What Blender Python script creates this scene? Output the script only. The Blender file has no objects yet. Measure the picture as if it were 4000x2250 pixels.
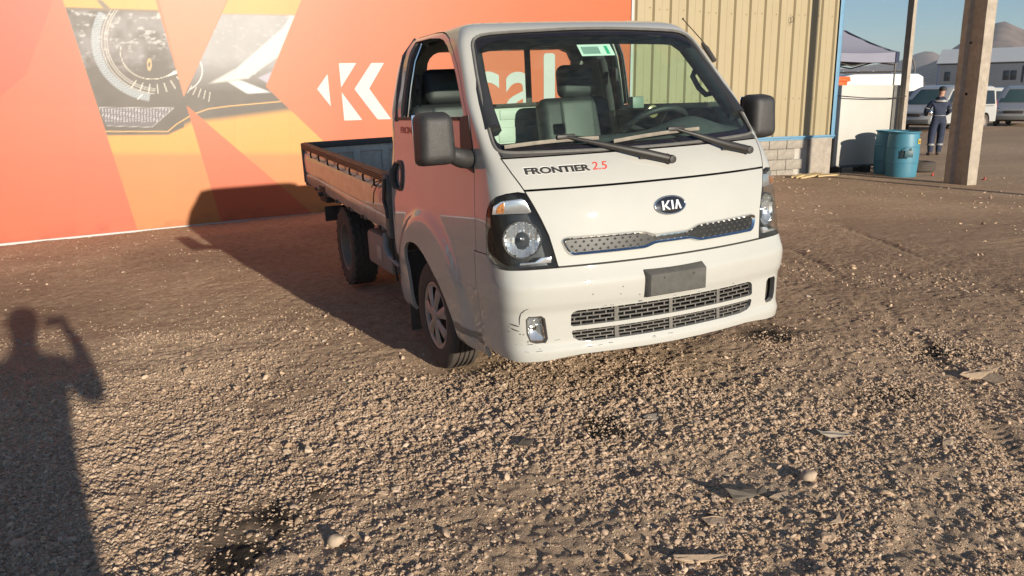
import bpy, bmesh, math, random
import numpy as np
from mathutils import Vector, Matrix

R = math.radians
SC = bpy.context.scene
COL = SC.collection

# ------------------------------------------------------------------ camera, sky, sun, exposure
CAM_POS = np.array([-2.23174286, -4.26752463, 1.50011032])
YAW, PITCH, ROLL = R(23.46342721), R(13.14724873), R(0.6)
GROUND_ROLL = R(2.91366973)          # the yard falls a little to the left of the view


def cam_axes(a, p, ro):
    fw = np.array([math.sin(a) * math.cos(p), math.cos(a) * math.cos(p), -math.sin(p)])
    rt = np.cross(fw, [0, 0, 1.0]); rt /= np.linalg.norm(rt)
    dn = np.cross(fw, rt)
    c, s = math.cos(ro), math.sin(ro)
    return np.array([c * rt + s * dn, -s * rt + c * dn, fw])


AX = cam_axes(YAW, PITCH, ROLL)
AXG = cam_axes(YAW, PITCH, GROUND_ROLL)
cam_data = bpy.data.cameras.new('camera')
cam = bpy.data.objects.new('camera', cam_data)
COL.objects.link(cam)
cam_data.sensor_fit = 'HORIZONTAL'
cam_data.sensor_width = 36.0
cam_data.lens = 3139.711 / 4000 * 36.0
cam_data.clip_start = 0.05
cam_data.clip_end = 12000
m4 = Matrix.Identity(4)
for i in range(3):
    m4[i][0] = AX[0][i]; m4[i][1] = -AX[1][i]; m4[i][2] = -AX[2][i]; m4[i][3] = CAM_POS[i]
cam.matrix_world = m4
SC.camera = cam

SUN_EL, SUN_AZ = R(12.3), R(-8.0)     # direction the light travels: towards +y, a little -x
sun_dir = Vector((math.sin(SUN_AZ) * math.cos(SUN_EL), math.cos(SUN_AZ) * math.cos(SUN_EL), -math.sin(SUN_EL)))
world = bpy.data.worlds.new('World')
SC.world = world
world.use_nodes = True
wn = world.node_tree.nodes
wl = world.node_tree.links
wn.clear()
sky = wn.new('ShaderNodeTexSky')
sky.sky_type = 'NISHITA'
sky.sun_disc = False
sky.sun_elevation = SUN_EL
sky.sun_rotation = math.atan2(-sun_dir.x, -sun_dir.y)
sky.altitude = 500
sky.air_density = 1.0
sky.dust_density = 0.3
sky.ozone_density = 3.5
bg = wn.new('ShaderNodeBackground')
bg.inputs['Strength'].default_value = 0.076
wo = wn.new('ShaderNodeOutputWorld')
wl.new(sky.outputs[0], bg.inputs[0])
wl.new(bg.outputs[0], wo.inputs[0])

sun_data = bpy.data.lights.new('sun', 'SUN')
sun_data.energy = 5.0
sun_data.angle = R(0.53)
sun_data.color = (1.0, 0.90, 0.75)
sun = bpy.data.objects.new('sun', sun_data)
sun.rotation_euler = sun_dir.to_track_quat('-Z', 'Y').to_euler()
COL.objects.link(sun)

SC.view_settings.view_transform = 'Standard'
SC.view_settings.look = 'None'
SC.view_settings.gamma = 1.0
SC.view_settings.use_curve_mapping = False
SC.view_settings.exposure = 0.64
SC.render.engine = 'CYCLES'
SC.cycles.max_bounces = 8
SC.cycles.transparent_max_bounces = 16
SC.cycles.use_denoising = True
SC.cycles.caustics_reflective = False
SC.cycles.caustics_refractive = False

# ------------------------------------------------------------------ materials


def lin(c):
    return tuple((x / 12.92 if x <= 0.04045 else ((x + 0.055) / 1.055) ** 2.4) for x in c)


def hexc(h):
    h = h.lstrip('#')
    return lin(tuple(int(h[i:i + 2], 16) / 255 for i in (0, 2, 4)))


MATS = {}


def mat(name, col, rough=0.6, metal=0.0, coat=0.0, var=0.12, scale=6.0, bump=0.0, bscale=60.0,
        dust=0.0, dustcol=(0.30, 0.23, 0.17), rvar=0.0, spec=0.5, stretch=None):
    """Principled material with procedural colour variation, optional dust and fine relief."""
    if name in MATS:
        return MATS[name]
    m = bpy.data.materials.new(name)
    m.use_nodes = True
    nt = m.node_tree
    N, L = nt.nodes, nt.links
    b = N['Principled BSDF']
    b.inputs['Roughness'].default_value = rough
    b.inputs['Metallic'].default_value = metal
    b.inputs['Coat Weight'].default_value = coat
    b.inputs['Coat Roughness'].default_value = 0.02
    b.inputs['Coat IOR'].default_value = 1.65
    b.inputs['Specular IOR Level'].default_value = spec
    tc = N.new('ShaderNodeTexCoord')
    vec = tc.outputs['Object']
    if stretch:
        mp = N.new('ShaderNodeMapping'); mp.inputs['Scale'].default_value = stretch
        L.new(vec, mp.inputs[0]); vec = mp.outputs[0]
    nz = N.new('ShaderNodeTexNoise')
    nz.inputs['Scale'].default_value = scale
    nz.inputs['Detail'].default_value = 6
    nz.inputs['Roughness'].default_value = 0.65
    L.new(vec, nz.inputs['Vector'])
    cr = N.new('ShaderNodeValToRGB')
    lo = tuple(max(0, c * (1 - var)) for c in col) + (1,)
    hi = tuple(min(1, c * (1 + var)) for c in col) + (1,)
    cr.color_ramp.elements[0].position = 0.3; cr.color_ramp.elements[0].color = lo
    cr.color_ramp.elements[1].position = 0.7; cr.color_ramp.elements[1].color = hi
    L.new(nz.outputs['Fac'], cr.inputs[0])
    out = cr.outputs[0]
    if dust > 0:
        n2 = N.new('ShaderNodeTexNoise'); n2.inputs['Scale'].default_value = scale * 1.7
        n2.inputs['Detail'].default_value = 8; n2.inputs['Roughness'].default_value = 0.75
        L.new(tc.outputs['Object'], n2.inputs['Vector'])
        r2 = N.new('ShaderNodeMapRange')
        r2.inputs[1].default_value = 0.35; r2.inputs[2].default_value = 0.75
        r2.inputs[3].default_value = dust * 0.3; r2.inputs[4].default_value = dust
        L.new(n2.outputs['Fac'], r2.inputs[0])
        mx = N.new('ShaderNodeMix'); mx.data_type = 'RGBA'
        L.new(r2.outputs[0], mx.inputs['Factor']); L.new(out, mx.inputs['A'])
        mx.inputs['B'].default_value = dustcol + (1,)
        out = mx.outputs['Result']
        rr = N.new('ShaderNodeMapRange'); rr.inputs[3].default_value = rough; rr.inputs[4].default_value = min(1, rough + 0.5)
        L.new(r2.outputs[0], rr.inputs[0]); L.new(rr.outputs[0], b.inputs['Roughness'])
    L.new(out, b.inputs['Base Color'])
    if bump > 0:
        nb = N.new('ShaderNodeTexNoise'); nb.inputs['Scale'].default_value = bscale; nb.inputs['Detail'].default_value = 4
        L.new(vec, nb.inputs['Vector'])
        bp = N.new('ShaderNodeBump'); bp.inputs['Strength'].default_value = bump; bp.inputs['Distance'].default_value = 0.01
        L.new(nb.outputs['Fac'], bp.inputs['Height']); L.new(bp.outputs[0], b.inputs['Normal'])
    MATS[name] = m
    return m


def glass(name, tint=(0.8, 0.92, 0.86), refl=1.0, rough=0.0):
    if name in MATS:
        return MATS[name]
    m = bpy.data.materials.new(name); m.use_nodes = True
    N, L = m.node_tree.nodes, m.node_tree.links
    N.remove(N['Principled BSDF'])
    t = N.new('ShaderNodeBsdfTransparent'); t.inputs[0].default_value = tint + (1,)
    g = N.new('ShaderNodeBsdfGlossy'); g.inputs['Roughness'].default_value = rough
    d = N.new('ShaderNodeBsdfDiffuse'); d.inputs[0].default_value = (0.5, 0.45, 0.38, 1)
    fr = N.new('ShaderNodeFresnel'); fr.inputs[0].default_value = 1.5
    ml = N.new('ShaderNodeMath'); ml.operation = 'MULTIPLY'; ml.inputs[1].default_value = refl
    mx = N.new('ShaderNodeMixShader'); mx2 = N.new('ShaderNodeMixShader')
    nz = N.new('ShaderNodeTexNoise'); nz.inputs['Scale'].default_value = 25; nz.inputs['Detail'].default_value = 8
    mr = N.new('ShaderNodeMapRange'); mr.inputs[1].default_value = 0.4; mr.inputs[2].default_value = 0.8
    mr.inputs[3].default_value = 0.006; mr.inputs[4].default_value = 0.022
    L.new(nz.outputs['Fac'], mr.inputs[0])
    ge = N.new('ShaderNodeNewGeometry'); iv = N.new('ShaderNodeMath'); iv.operation = 'SUBTRACT'; iv.inputs[0].default_value = 1.0
    L.new(ge.outputs['Backfacing'], iv.inputs[1]); m2 = N.new('ShaderNodeMath'); m2.operation = 'MULTIPLY'
    L.new(fr.outputs[0], m2.inputs[0]); L.new(iv.outputs[0], m2.inputs[1])      # only the outer face of a pane mirrors
    L.new(m2.outputs[0], ml.inputs[0]); L.new(ml.outputs[0], mx.inputs[0])
    L.new(t.outputs[0], mx.inputs[1]); L.new(g.outputs[0], mx.inputs[2])
    L.new(mr.outputs[0], mx2.inputs[0]); L.new(mx.outputs[0], mx2.inputs[1]); L.new(d.outputs[0], mx2.inputs[2])
    L.new(mx2.outputs[0], N['Material Output'].inputs['Surface'])
    MATS[name] = m
    return m


WHITE = mat('white_paint', (0.410, 0.410, 0.382), 0.5, coat=1.0, var=0.03, scale=3, spec=.12, dust=0.12, dustcol=(0.42, 0.35, 0.27))
WHITE_IN = mat('white_inner_paint', (0.48, 0.49, 0.46), 0.55, var=0.06)
BLACKP = mat('black_plastic', (0.035, 0.035, 0.036), 0.55, var=0.25, scale=14, dust=0.16)
DARK = mat('dark_underbody', (0.025, 0.022, 0.020), 0.8, var=0.4, dust=0.3, dustcol=(0.12, 0.085, 0.06))
MIRP = mat('mirror_plastic', (0.022, 0.022, 0.023), 0.5, var=0.3, scale=20, dust=0.10, dustcol=(.22, .19, .16), bump=.25, bscale=260)
WIPP = mat('wiper_black', (0.014, 0.014, 0.014), 0.5, var=0.3, dust=0.05)
BLADE = mat('wiper_blade_weathered', (0.20, 0.175, 0.14), 0.7, var=0.3, scale=20)
RUBBER = mat('tyre_rubber', (0.035, 0.032, 0.030), 0.85, var=0.25, scale=20, dust=0.45, dustcol=(0.16, 0.115, 0.08), bump=0.2, bscale=120)
CHROME = mat('chrome', (0.80, 0.80, 0.80), 0.08, metal=1.0, var=0.04)
REFLECT = mat('lamp_reflector', (0.82, 0.83, 0.84), 0.20, metal=.8, var=0.08, scale=60)
ALU = mat('hubcap_silver', (0.42, 0.39, 0.36), 0.42, metal=0.5, var=0.15, dust=0.6, dustcol=(0.24, 0.16, 0.11))
GREYBAR = mat('weathered_grey_plastic', (0.10, 0.10, 0.095), 0.7, var=0.25, scale=18, dust=0.25, dustcol=(0.24, 0.21, 0.18))
SEATG = mat('seat_vinyl', (0.075, 0.08, 0.08), 0.5, var=0.15, scale=10, bump=0.15, bscale=200)
SEATD = mat('seat_vinyl_dark', (0.022, 0.023, 0.026), 0.55, var=0.2, bump=0.15, bscale=200)
INTR = mat('interior_grey', (0.06, 0.065, 0.066), 0.6, var=0.15, scale=12)
LINER = mat('headliner', (0.10, 0.10, 0.10), 0.9, var=0.1)
GLASS = glass('window_glass', (0.88, 0.96, 0.92), 1.0)
LENS = glass('lamp_lens', (0.93, 0.94, 0.94), 0.8)
FRIT = mat('black_glass_border', (0.006, 0.007, 0.012), 0.06, var=0.2, dust=0.05)
SHADE = glass('shade_band_glass', (0.05, 0.10, 0.14), 0.8)
PBLACK = mat('decal_black', (0.03, 0.028, 0.025), 0.5)
PRED = mat('decal_red', (0.55, 0.05, 0.035), 0.5)
GATEW = mat('worn_white_gate', (0.40, 0.39, 0.355), 0.30, coat=0.6, var=0.06, scale=5, dust=0.6, dustcol=(0.20, 0.12, 0.075))
BEDIN = mat('worn_bed_inside', (0.60, 0.55, 0.45), 0.6, var=0.2, scale=9, dust=0.45, dustcol=(0.14, 0.12, 0.10))
WOODR = mat('weathered_wood_rail', (0.36, 0.19, 0.09), 0.75, var=0.45, scale=5, stretch=(12, 0.8, 12), bump=0.5, bscale=30)
AMBER = mat('amber_plastic', (0.50, 0.19, 0.05), 0.25, metal=.3, coat=0.5, var=0.7, scale=120)

# ------------------------------------------------------------------ mesh helpers


def mk(name, verts, faces, m=None, parent=None, smooth=None):
    me = bpy.data.meshes.new(name)
    me.from_pydata([tuple(map(float, v)) for v in verts], [], [tuple(f) for f in faces])
    me.update()
    o = bpy.data.objects.new(name, me)
    COL.objects.link(o)
    if m:
        me.materials.append(m)
    if parent:
        o.parent = parent
    if smooth is not None:
        smoothed(o, smooth)
    return o


def smoothed(o, ang=35):
    me = o.data
    me.polygons.foreach_set('use_smooth', [True] * len(me.polygons))
    me.set_sharp_from_angle(angle=R(ang))
    return o


def from_bm(name, bm, m=None, parent=None, smooth=None):
    bmesh.ops.recalc_face_normals(bm, faces=bm.faces)
    me = bpy.data.meshes.new(name)
    bm.to_mesh(me); bm.free()
    o = bpy.data.objects.new(name, me)
    COL.objects.link(o)
    if m:
        me.materials.append(m)
    if parent:
        o.parent = parent
    if smooth is not None:
        smoothed(o, smooth)
    return o


def bm_box(bm, c, s, rot=None, bev=0.0, seg=2):
    b2 = bmesh.new()
    bmesh.ops.create_cube(b2, size=1.0)
    for v in b2.verts:
        v.co = Vector((v.co.x * s[0], v.co.y * s[1], v.co.z * s[2]))
    if bev > 0:
        bmesh.ops.bevel(b2, geom=list(b2.edges), offset=bev, segments=seg, profile=0.5, affect='EDGES')
    if rot is not None:
        bmesh.ops.rotate(b2, verts=b2.verts, cent=(0, 0, 0), matrix=rot)
    bmesh.ops.translate(b2, verts=b2.verts, vec=c)
    tmp = bpy.data.meshes.new('tmp'); b2.to_mesh(tmp); b2.free()
    bm.from_mesh(tmp); bpy.data.meshes.remove(tmp)


def rot3(rx=0, ry=0, rz=0):
    return Matrix.Rotation(R(rz), 3, 'Z') @ Matrix.Rotation(R(ry), 3, 'Y') @ Matrix.Rotation(R(rx), 3, 'X')


def rbox(name, c, s, bev, m, parent=None, rot=None, seg=2, smooth=40):
    bm = bmesh.new(); bm_box(bm, c, s, rot, bev, seg)
    return from_bm(name, bm, m, parent, smooth if bev > 0 else None)


def sweep(pts, r, n=8, closed=False, flat=None):
    """verts, faces of a tube along a polyline; r may be a list; flat=(a,b) scales the section."""
    P = [Vector(p) for p in pts]
    k = len(P)
    V, F = [], []
    up = Vector((0, 0, 1))
    prev = None
    for i, p in enumerate(P):
        if closed:
            t = (P[(i + 1) % k] - P[i - 1])
        else:
            t = P[min(i + 1, k - 1)] - P[max(i - 1, 0)]
        t.normalize()
        if prev is None:
            a = up if abs(t.z) < 0.9 else Vector((1, 0, 0))
            u = t.cross(a).normalized()
        else:
            u = (prev - t * prev.dot(t)).normalized()
        prev = u
        w = t.cross(u)
        rr = r[i] if hasattr(r, '__len__') else r
        for j in range(n):
            an = 2 * math.pi * j / n
            fa, fb = flat if flat else (1, 1)
            V.append(p + u * (math.cos(an) * rr * fa) + w * (math.sin(an) * rr * fb))
    rng = k if closed else k - 1
    for i in range(rng):
        for j in range(n):
            a = i * n + j; b = i * n + (j + 1) % n
            c = ((i + 1) % k) * n + (j + 1) % n; d = ((i + 1) % k) * n + j
            F.append((a, b, c, d))
    if not closed:
        F.append(tuple(range(n - 1, -1, -1)))
        F.append(tuple((k - 1) * n + j for j in range(n)))
    return V, F


def tube(name, pts, r, m, parent=None, n=8, closed=False, flat=None):
    V, F = sweep(pts, r, n, closed, flat)
    return mk(name, V, F, m, parent, 50)


def lathe(name, prof, n, m, parent=None, axis='z', loc=(0, 0, 0), smooth=35, close=False):
    """revolve (r, h) profile about an axis."""
    V, F = [], []
    for r_, h in prof:
        for j in range(n):
            a = 2 * math.pi * j / n
            x, y = r_ * math.cos(a), r_ * math.sin(a)
            if axis == 'z':
                v = (x, y, h)
            elif axis == 'x':
                v = (h, x, y)
            else:
                v = (x, h, y)
            V.append((v[0] + loc[0], v[1] + loc[1], v[2] + loc[2]))
    for i in range(len(prof) - 1):
        for j in range(n):
            F.append((i * n + j, i * n + (j + 1) % n, (i + 1) * n + (j + 1) % n, (i + 1) * n + j))
    if not close:
        F.append(tuple(range(n))); F.append(tuple((len(prof) - 1) * n + j for j in range(n)))
    bm = bmesh.new()
    bv = [bm.verts.new(v) for v in V]
    for f in F:
        try:
            bm.faces.new([bv[i] for i in f])
        except ValueError:
            pass
    bmesh.ops.remove_doubles(bm, verts=bm.verts, dist=1e-5)
    return from_bm(name, bm, m, parent, smooth)


def prism_bm(poly, axis, a0, a1):
    bm = bmesh.new()

    def P(p, h):
        if axis == 'x':
            return (h, p[0], p[1])
        if axis == 'y':
            return (p[0], h, p[1])
        return (p[0], p[1], h)
    A = [bm.verts.new(P(p, a0)) for p in poly]
    B = [bm.verts.new(P(p, a1)) for p in poly]
    bm.faces.new(A); bm.faces.new(B)
    k = len(poly)
    for i in range(k):
        bm.faces.new((A[i], A[(i + 1) % k], B[(i + 1) % k], B[i]))
    bmesh.ops.recalc_face_normals(bm, faces=bm.faces)
    return bm


def prism(name, poly, axis, a0, a1, m=None, parent=None, bev=0, smooth=None):
    bm = prism_bm(poly, axis, a0, a1)
    if bev:
        bmesh.ops.bevel(bm, geom=list(bm.edges), offset=bev, segments=2, profile=0.5, affect='EDGES')
    return from_bm(name, bm, m, parent, smooth)


def apply_mods(o):
    dg = bpy.context.evaluated_depsgraph_get()
    me = bpy.data.meshes.new_from_object(o.evaluated_get(dg))
    o.modifiers.clear()
    old = o.data
    o.data = me
    me.name = o.name
    if old.users == 0:
        bpy.data.meshes.remove(old)
    return o


def cut(o, cutter, op='DIFFERENCE', keep=True):
    md = o.modifiers.new('b', 'BOOLEAN')
    md.operation = op; md.solver = 'EXACT'; md.object = cutter
    apply_mods(o)
    if not keep:
        bpy.data.objects.remove(cutter)
    return o


def subsurf(o, lv=2):
    md = o.modifiers.new('s', 'SUBSURF'); md.levels = lv; md.render_levels = lv
    apply_mods(o)
    return o


def offset_poly(poly, d):
    """inset (d>0) a counter-clockwise 2-D polygon with mitred corners."""
    P = [np.array(p, float) for p in poly]
    k = len(P); out = []
    for i in range(k):
        a, b, c = P[i - 1], P[i], P[(i + 1) % k]
        e1 = b - a; e2 = c - b
        n1 = np.array([-e1[1], e1[0]]) / (np.linalg.norm(e1) + 1e-9)
        n2 = np.array([-e2[1], e2[0]]) / (np.linalg.norm(e2) + 1e-9)
        n = n1 + n2
        n = n / max(n @ n, 0.5) * 2 * 0.5 * (2 if False else 1)
        L_ = max(1 + n1 @ n2, 0.6)
        out.append(b + (n1 + n2) / L_ * d)
    return [tuple(p) for p in out]


def ccw(poly):
    a = sum(poly[i - 1][0] * poly[i][1] - poly[i][0] * poly[i - 1][1] for i in range(len(poly)))
    return poly if a > 0 else poly[::-1]


def tag(o, label, cat, group=None, kind=None):
    if label: o['label'] = label
    if cat: o['category'] = cat
    if group: o['group'] = group
    if kind: o['kind'] = kind
    return o


def empty(name, loc=(0, 0, 0), rz=0.0):
    o = bpy.data.objects.new(name, None)
    COL.objects.link(o)
    o.location = loc; o.rotation_euler = (0, 0, rz)
    o.empty_display_size = 0.1
    return o


def text_mesh(name, body, box, m, parent, bold=0.0, shear=0.0, depth=0.0):
    """lettering fitted into box=(x0,z0,x1,z1) in the x-z plane at y=0, facing -y; returns the mesh object."""
    cu = bpy.data.curves.new('t', 'FONT')
    cu.body = body; cu.offset = bold; cu.shear = shear; cu.fill_mode = 'FRONT'; cu.resolution_u = 6
    t = bpy.data.objects.new('t', cu); COL.objects.link(t)
    dg = bpy.context.evaluated_depsgraph_get()
    me = bpy.data.meshes.new_from_object(t.evaluated_get(dg))
    bpy.data.objects.remove(t)
    co = np.array([v.co[:] for v in me.vertices])
    lo, hi = co.min(0), co.max(0)
    for v in me.vertices:
        u = (v.co.x - lo[0]) / (hi[0] - lo[0]); w = (v.co.y - lo[1]) / (hi[1] - lo[1])
        v.co = (box[0] + u * (box[2] - box[0]), 0, box[1] + w * (box[3] - box[1]))
    me.name = name
    o = bpy.data.objects.new(name, me); COL.objects.link(o)
    me.materials.clear(); me.materials.append(m)
    if parent:
        o.parent = parent
    return o

# value noise -----------------------------------------------------


def _hash(ix, iy, s):
    h = (ix.astype(np.int64) * 374761393 + iy.astype(np.int64) * 668265263 + s * 974634777) & 0xFFFFFFFF
    h = ((h ^ (h >> 13)) * 1274126177) & 0xFFFFFFFF
    h = h ^ (h >> 16)
    return (h & 0xFFFFFF) / float(0xFFFFFF)


def vnoise(x, y, s=0):
    x = np.asarray(x, float); y = np.asarray(y, float)
    ix, iy = np.floor(x), np.floor(y)
    fx, fy = x - ix, y - iy
    fx = fx * fx * fx * (fx * (fx * 6 - 15) + 10); fy = fy * fy * fy * (fy * (fy * 6 - 15) + 10)
    a, b = _hash(ix, iy, s), _hash(ix + 1, iy, s)
    c, d = _hash(ix, iy + 1, s), _hash(ix + 1, iy + 1, s)
    return (a * (1 - fx) + b * fx) * (1 - fy) + (c * (1 - fx) + d * fx) * fy


def fbm(x, y, s=0, o=4, g=0.5):
    t = 0; a = 1; n = 0
    for k in range(o):
        t = t + a * vnoise(x * 2 ** k + 17.3 * k, y * 2 ** k - 9.1 * k, s + k)
        n += a; a *= g
    return t / n

# ------------------------------------------------------------------ the lie of the land
MT = AX.T @ AXG                        # truck / yard frame -> world, turned about the view axis
TRUCK_M = Matrix.Identity(4)
_off = CAM_POS - MT @ CAM_POS
for i in range(3):
    for j in range(3):
        TRUCK_M[i][j] = MT[i][j]
    TRUCK_M[i][3] = _off[i]
_gp = [MT @ (np.array(p, float) - CAM_POS) + CAM_POS for p in ((-3, -3, 0), (3, -3, 0), (-3, 8, 0))]
GA = (_gp[1][2] - _gp[0][2]) / (_gp[1][0] - _gp[0][0])
_n = np.cross(_gp[1] - _gp[0], _gp[2] - _gp[0])
GA, GB = -_n[0] / _n[2], -_n[1] / _n[2]
GC = _gp[0][2] - GA * _gp[0][0] - GB * _gp[0][1]


def ground_z(x, y):
    p = GA * np.asarray(x, float) + GB * np.asarray(y, float) + GC
    k = 0.022
    p = -k * np.log(np.exp(-np.clip(p, -5, 5) / k) + np.exp(-0.072 / k))     # levels off to the right
    xs = np.asarray(x, float)
    s1 = np.clip((xs - 6) / 5.5, 0, 1); s2 = np.clip((xs - 16) / 10, 0, 1)
    p = p - .132 * s1 * s1 * (3 - 2 * s1) + .06 * s2 * s2 * (3 - 2 * s2)    # dips towards the far yard
    k = 0.08
    return k * np.log(np.exp(p / k) + np.exp(-0.45 / k))                     # and far to the left


# ------------------------------------------------------------------ ground
TRACKS = [([(5.2, 3.4), (4.3, 1.4), (3.6, -.2), (2.7, -1.4), (1.7, -2.4), (.5, -3.4)], .17),
          ([(3.6, 2.4), (3.0, 1.0), (2.36, -.26), (1.55, -1.45), (.7, -2.5), (-.1, -3.4)], .17),
          ([(6.5, 2.4), (5.2, .4), (4.0, -1.1), (2.6, -2.4)], .18)]
STAINS = [(-2.14, -1.52, .20, .34), (-1.98, -1.36, .14, .2), (-1.78, -1.27, .11, .09), (-.47, -1.22, .20, .18), (1.20, -.50, .20, .13), (.95, -1.58, .22, .10),
          (-.93, -.42, .26, .10), (1.75, -1.2, .22, .12)]


def track_field(x, y):
    """rut depth and tread pattern along the tyre tracks"""
    d = np.zeros_like(x); tread = np.zeros_like(x)
    for pts, w in TRACKS:
        P = np.array(pts); acc = 0.0
        best = np.full(x.shape, 1e9); side = np.zeros_like(x); along = np.zeros_like(x)
        for a, b in zip(P[:-1], P[1:]):
            e = b - a; L_ = np.hypot(*e); e = e / L_
            t = np.clip((x - a[0]) * e[0] + (y - a[1]) * e[1], 0, L_)
            px, py = x - a[0] - e[0] * t, y - a[1] - e[1] * t
            dd = np.hypot(px, py); m = dd < best
            best = np.where(m, dd, best); side = np.where(m, px * -e[1] + py * e[0], side); along = np.where(m, acc + t, along)
            acc += L_
        k = np.clip(1 - best / (w * .5), 0, 1); k = k * k * (3 - 2 * k)
        berm = np.exp(-((best - w * .62) / .03) ** 2)
        broken = np.clip(fbm(x * 1.3 + 5, y * 1.3, 31, 3) * 3 - .9, 0, 1)
        d = np.minimum(d, -k * .013 * broken) + berm * .006 * broken
        tread = np.where(k > .05, np.maximum(tread, k * broken * (np.sin((along + np.abs(side) * .9) * 2 * math.pi / .055) > 0)), tread)
    return d, tread


def dirt_mask(x, y):
    """1 where fine brown dirt, 0 where gravel"""
    a = 1 / (1 + np.exp(-((x - .75) * 1.9 + (y + 1.25) * 2.0)))
    n = fbm(x * .9 + 3, y * .9 + 8, 11, 4)
    return np.clip(a * 1.15 + (n - .5) * 1.7, 0, 1)


WHEEL_SPOTS = [(-.77, .08), (.70, .10), (-.76, 2.63), (.66, 2.65)]


def relief(x, y):
    lump = (fbm(x * 2.2, y * 2.2, 3, 4) - .5) * .025
    crust = (fbm(x * 9, y * 9, 5, 3) - .5) * .015
    cell = np.abs(fbm(x * 24, y * 24, 7, 2) - .5) * .019
    fine = (vnoise(x * 45, y * 45, 9) - .5) * .010 + (vnoise(x * 72, y * 72, 10) - .5) * .006
    near = np.clip(1.25 - np.hypot(x + .5, y) / 12, .15, 1)
    dk = dirt_mask(x, y)
    r_, tr = track_field(x, y)
    soft = np.ones_like(np.asarray(x, float))
    for wx_, wy_ in WHEEL_SPOTS:
        soft = soft * (1 - .85 * np.exp(-(((x - wx_) / .26) ** 2 + ((y - wy_) / .34) ** 2)))
    sink = (soft - 1) * .040
    return sink + soft * (lump + crust * (1 - .35 * dk) + cell * (1 - .55 * dk) + fine * (1 - .3 * dk)) * near + r_ + tr * .008


def axis_pts(lo, hi, step, far):
    c = list(np.arange(lo, hi + 1e-6, step))
    s = step; a = c[-1]
    while a < far: s *= 1.28; a += s; c.append(a)
    s = step; a = c[0]
    while a > -far: s *= 1.28; a -= s; c.insert(0, a)
    return np.array(c)


gx = axis_pts(-4.7, 4.6, .0145, 5000.0)
gy = axis_pts(-3.3, 7.9, .0155, 5000.0)
XX, YY = np.meshgrid(gx, gy, indexing='ij')
ZZ = ground_z(XX, YY)
nearm = (np.abs(XX) < 45) & (np.abs(YY) < 45)
ZZ[nearm] += relief(XX[nearm], YY[nearm])
gme = bpy.data.meshes.new('ground')
nxg, nyg = XX.shape
gme.vertices.add(nxg * nyg)
gme.vertices.foreach_set('co', np.stack([XX, YY, ZZ], -1).astype(np.float32).ravel())
ii, jj = np.meshgrid(np.arange(nxg - 1), np.arange(nyg - 1), indexing='ij')
q0 = (ii * nyg + jj).ravel()
quads = np.stack([q0, q0 + nyg, q0 + nyg + 1, q0 + 1], -1).astype(np.int32)
gme.loops.add(quads.size); gme.polygons.add(len(quads))
gme.loops.foreach_set('vertex_index', quads.ravel())
gme.polygons.foreach_set('loop_start', np.arange(0, quads.size, 4, dtype=np.int32))
gme.polygons.foreach_set('use_smooth', np.ones(len(quads), dtype=bool))
gme.update(calc_edges=True)
ground = bpy.data.objects.new('ground', gme); COL.objects.link(ground)
ground['kind'] = 'structure'
# soil kinds as a colour attribute: r = fine brown dirt, g = oil stain, b = patch tone
att = gme.color_attributes.new('soil', 'FLOAT_COLOR', 'POINT')
soil = np.zeros((nxg * nyg, 4), np.float32); soil[:, 3] = 1
fx_, fy_ = XX.ravel(), YY.ravel()
soil[:, 0] = dirt_mask(fx_, fy_)
st = np.zeros_like(fx_)
for sx, sy, sr, sr2 in STAINS:
    d2 = np.hypot((fx_ - sx) / sr, (fy_ - sy) / sr2 / 1.3)
    st = np.maximum(st, np.clip(1.35 - d2 + (fbm(fx_ * 7, fy_ * 7, 21, 3) - .5) * 1.6, 0, 1))
soil[:, 1] = st
soil[:, 2] = fbm(fx_ * .55, fy_ * .55, 41, 4)
att.data.foreach_set('color', soil.ravel())


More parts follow.
